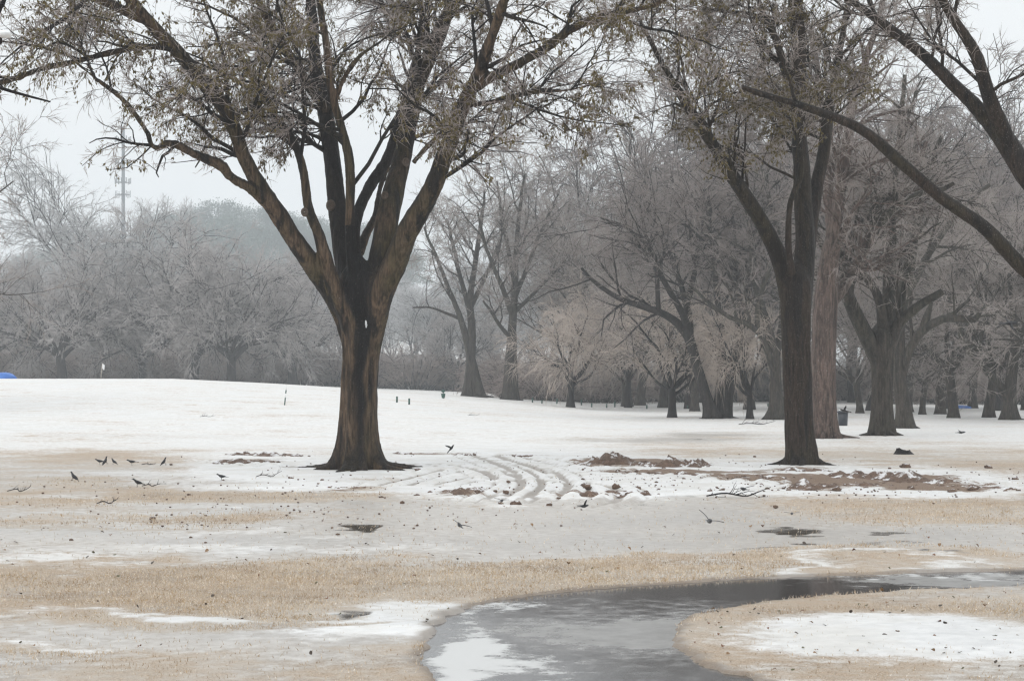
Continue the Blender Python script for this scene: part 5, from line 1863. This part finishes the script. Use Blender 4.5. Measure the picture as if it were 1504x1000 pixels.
fallen(1085, 731, 105, 22, 'longest fallen dark branch, on grey ice in front of the dark straight trunk', 1)
fallen(395, 702, 42, 14, 'twiggy fallen branch on the snow left of the large roots', 2, .3)
fallen(28, 724, 42, 16, 'fallen twig with upright spur near the left edge', 3, -.2)
fallen(222, 716, 30, 8, 'small fallen twig beside the bird on the left ice', 4)
fallen(158, 742, 34, 14, 'fallen twig on brown grass below the birds on the left', 5, .2)
fallen(1112, 624, 60, 8, 'long dark branch lying on far snow at the foot of the narrow tan tree', 6)
fallen(218, 684, 22, 4, 'low scrap of twigs between the two groups of standing birds', 7)
fallen(305, 613, 26, 4, 'faint twig scraps on the open white snow at left', 8)
fallen(696, 611, 20, 4, 'tiny twig scrap on snow in front of the twin trunks', 9)

# ------------------------------------------------------------------ birds
def loft(rows, k=10):
    """rows: x, z, half-width, half-height along the body"""
    a = np.arange(k) * 2 * np.pi / k
    V = []
    for (x, z, w, h) in rows:
        V.append(np.stack([np.full(k, x), w * np.cos(a), z + h * np.sin(a)], -1))
    V = np.concatenate(V)
    mb = MB().add(V, ring_idx(1, len(rows), k))
    return mb


def wing(side, up, sweep, span=.17, ch=.05):
    n = 9
    t = np.linspace(0, 1, n)
    y = side * (.018 + span * t * np.cos(up * (1 - .5 * t)))
    z = .012 + span * np.sin(up) * (t - .25 * t * t * 1.4)
    c = ch * np.interp(t, [0, .3, .7, 1], [1, 1.05, .75, .12])
    x0 = .025 - sweep * t ** 1.6
    V = []
    for i in range(n):
        for (f, dz) in ((0, 0), (.35, .006), (1, 0), (.35, -.003)):
            V.append([x0[i] - f * c[i], y[i], z[i] + dz])
    return MB().add(np.array(V), ring_idx(1, n, 4))


def bird_meshes():
    ms = {}
    stand = loft([(-.20, -.035, .004, .002), (-.15, -.022, .018, .005), (-.09, -.008, .018, .012), (-.06, 0, .030, .027), (-.02, .006, .040, .037), (.03, .02, .038, .036), (.06, .042, .024, .026), (.078, .062, .021, .021), (.098, .068, .019, .018), (.112, .066, .008, .008)])
    folded = MB()
    for s in (-1, 1):
        f_ = loft([(-.11, -.012, .003, .006), (-.07, .002, .006, .02), (-.01, .012, .009, .028), (.035, .02, .004, .015)], 8)
        for v_, q_ in zip(f_.v, f_.q):
            vv = v_.copy()
            vv[:, 1] += s * .034
            folded.add(vv, q_)
    ms['body'] = stand.mesh('body')
    ms['folded_wings'] = folded.mesh('wings')
    bk = MB()
    tubes(bk, np.array([[[.11, 0, .066], [.135, 0, .061]]]), np.array([[.006, .001]]), 6, True)
    ms['beak'] = bk.mesh('beak')
    lg = []
    for s in (-1, 1):
        m = MB()
        tubes(m, np.array([[[0, s * .018, -.02], [.004, s * .018, -.05], [-.004, s * .018, -.085]]]), np.array([[.007, .003, .0025]]), 5, True)
        for d in ((.022, 0), (.016, .012), (.016, -.012), (-.014, 0)):
            tubes(m, np.array([[[-.004, s * .018, -.085], [-.004 + d[0], s * .018 + d[1], -.088]]]), np.array([[.0025, .001]]), 4, True)
        lg.append(m.mesh('leg'))
    ms['legs'] = lg
    fly = loft([(-.17, -.004, .030, .002), (-.13, -.002, .022, .005), (-.08, 0, .016, .012), (-.05, 0, .026, .024), (0, 0, .034, .031), (.04, .004, .028, .027), (.065, .01, .020, .020), (.085, .013, .019, .018), (.10, .012, .009, .009)])
    ms['fly'] = fly.mesh('body')
    b2 = MB()
    tubes(b2, np.array([[[.10, 0, .012], [.125, 0, .008]]]), np.array([[.006, .001]]), 6, True)
    ms['beak_fly'] = b2.mesh('beak')
    return ms


BM = bird_meshes()


def standing_bird(px, py, rz, label, tilt=0., sc=1.):
    b = gp(px, py)
    sc = sc * .82
    r = thing('bird', label, 'bird', (b[0], b[1], b[2] + .088 * sc + .012), 'black birds feeding on the ground')
    r.rotation_euler = (0, tilt, rz)
    r.scale = (sc, sc, sc)
    link('body', BM['body'], r, M_BLACK)
    link('wings', BM['folded_wings'], r, M_BLACK)
    link('beak', BM['beak'], r, M_BEAK)
    for l_ in BM['legs']:
        link('leg', l_, r, M_BEAK)
    return r


def flying_bird(px, py, Y, rz, up, sweep, bank, label, sc=1., pitch=0.):
    p_ = at(px, py, Y)
    sc = sc * .85
    r = thing('bird', label, 'bird', p_, 'black birds in flight')
    r.rotation_euler = (bank, pitch, rz)
    r.scale = (sc, sc, sc)
    link('body', BM['fly'], r, M_BLACK)
    link('beak', BM['beak_fly'], r, M_BEAK)
    for s in (-1, 1):
        w = wing(s, up, sweep).mesh('wing')
        link('wing', w, r, M_BLACK)
    return r


standing_bird(146, 683, 3.4, 'left bird of the close pair on the far left ice, body low', .1, .95)
standing_bird(155, 683, .7, 'upright right bird of the close pair on the far left ice', -.7, 1.)
standing_bird(167, 683, 2.6, 'small bird just right of the close pair', -.3, .85)
standing_bird(193, 684, 3.3, 'pecking bird third along the row, body level', .15, 1.)
standing_bird(241, 684, .3, 'upright bird at the right end of the back row', -.6, 1.)
standing_bird(108, 707, 2.8, 'black bird leaning left on blue-grey ice, lower left', -.45, 1.)
standing_bird(202, 716, 3.5, 'black bird on wet ice with a twig beside it and its reflection below', -.1, 1.)
standing_bird(325, 706, 3.0, 'lone bird crouching on grass midway to the large tree', .1, .9)
flying_bird(663, 658, 42, .4, 1.0, .06, .2, 'small dark bird flying low over the snow just right of the large trunk', 1., -.8)
flying_bird(675, 771, 21.5, 1.9, .4, .10, .4, 'dark bird skimming the ice in front of the large tree, right of the dark puddle', .8, -.2)
flying_bird(737, 735, 26.5, 1.3, .3, .06, .1, 'tiny dark bird low beside the nearest rounded clod', .7)
flying_bird(858, 743, 25, .6, .6, .05, -.4, 'small flying bird over grey ice in the centre of the picture', .8)
flying_bird(1042, 765, 22, 1.3, .55, .05, .45, 'swooping black bird with one long raised wing curving up to the left', 1.05, .1)
flying_bird(1092, 718, 28, 1.9, .15, .07, -.15, 'gliding bird just above the longest fallen dark branch', 1., 0)
flying_bird(1163, 754, 23.5, 1.4, .2, .08, 0, 'small bird flying low over ice in front of the dark straight trunk', .6)
flying_bird(1240, 603, 46, 2.9, .35, .05, .5, 'bird passing in front of the litter bin beside the pinkish trunk', 1.2, -.2)
flying_bird(1412, 635, 47, .1, .1, .05, .2, 'bird gliding over far snow at the right below the trunks', 1.1)
flying_bird(1484, 475, 31, .1, -.25, .03, .5, 'highest bird, wings outspread in front of the trees at the right edge', 1.25)

# ------------------------------------------------------------------ haze
hm = bpy.data.materials.new('haze_air')
hm.use_nodes = True
ht = hm.node_tree
ht.nodes.clear()
ho = ht.nodes.new('ShaderNodeOutputMaterial')
hv = ht.nodes.new('ShaderNodeVolumePrincipled')
hv.inputs['Color'].default_value = (.90, .955, 1., 1)
hv.inputs['Density'].default_value = .0009
hv.inputs['Anisotropy'].default_value = .1
ht.links.new(hv.outputs[0], ho.inputs['Volume'])
m_ = MB()
box(m_, (0, 480, 53), (1200, 1160, 114))
hz = link('haze', m_.mesh('haze', None, False), None, hm, 'stuff')
tag(hz, 'thin freezing mist that fades the far trees to blue grey', 'haze')
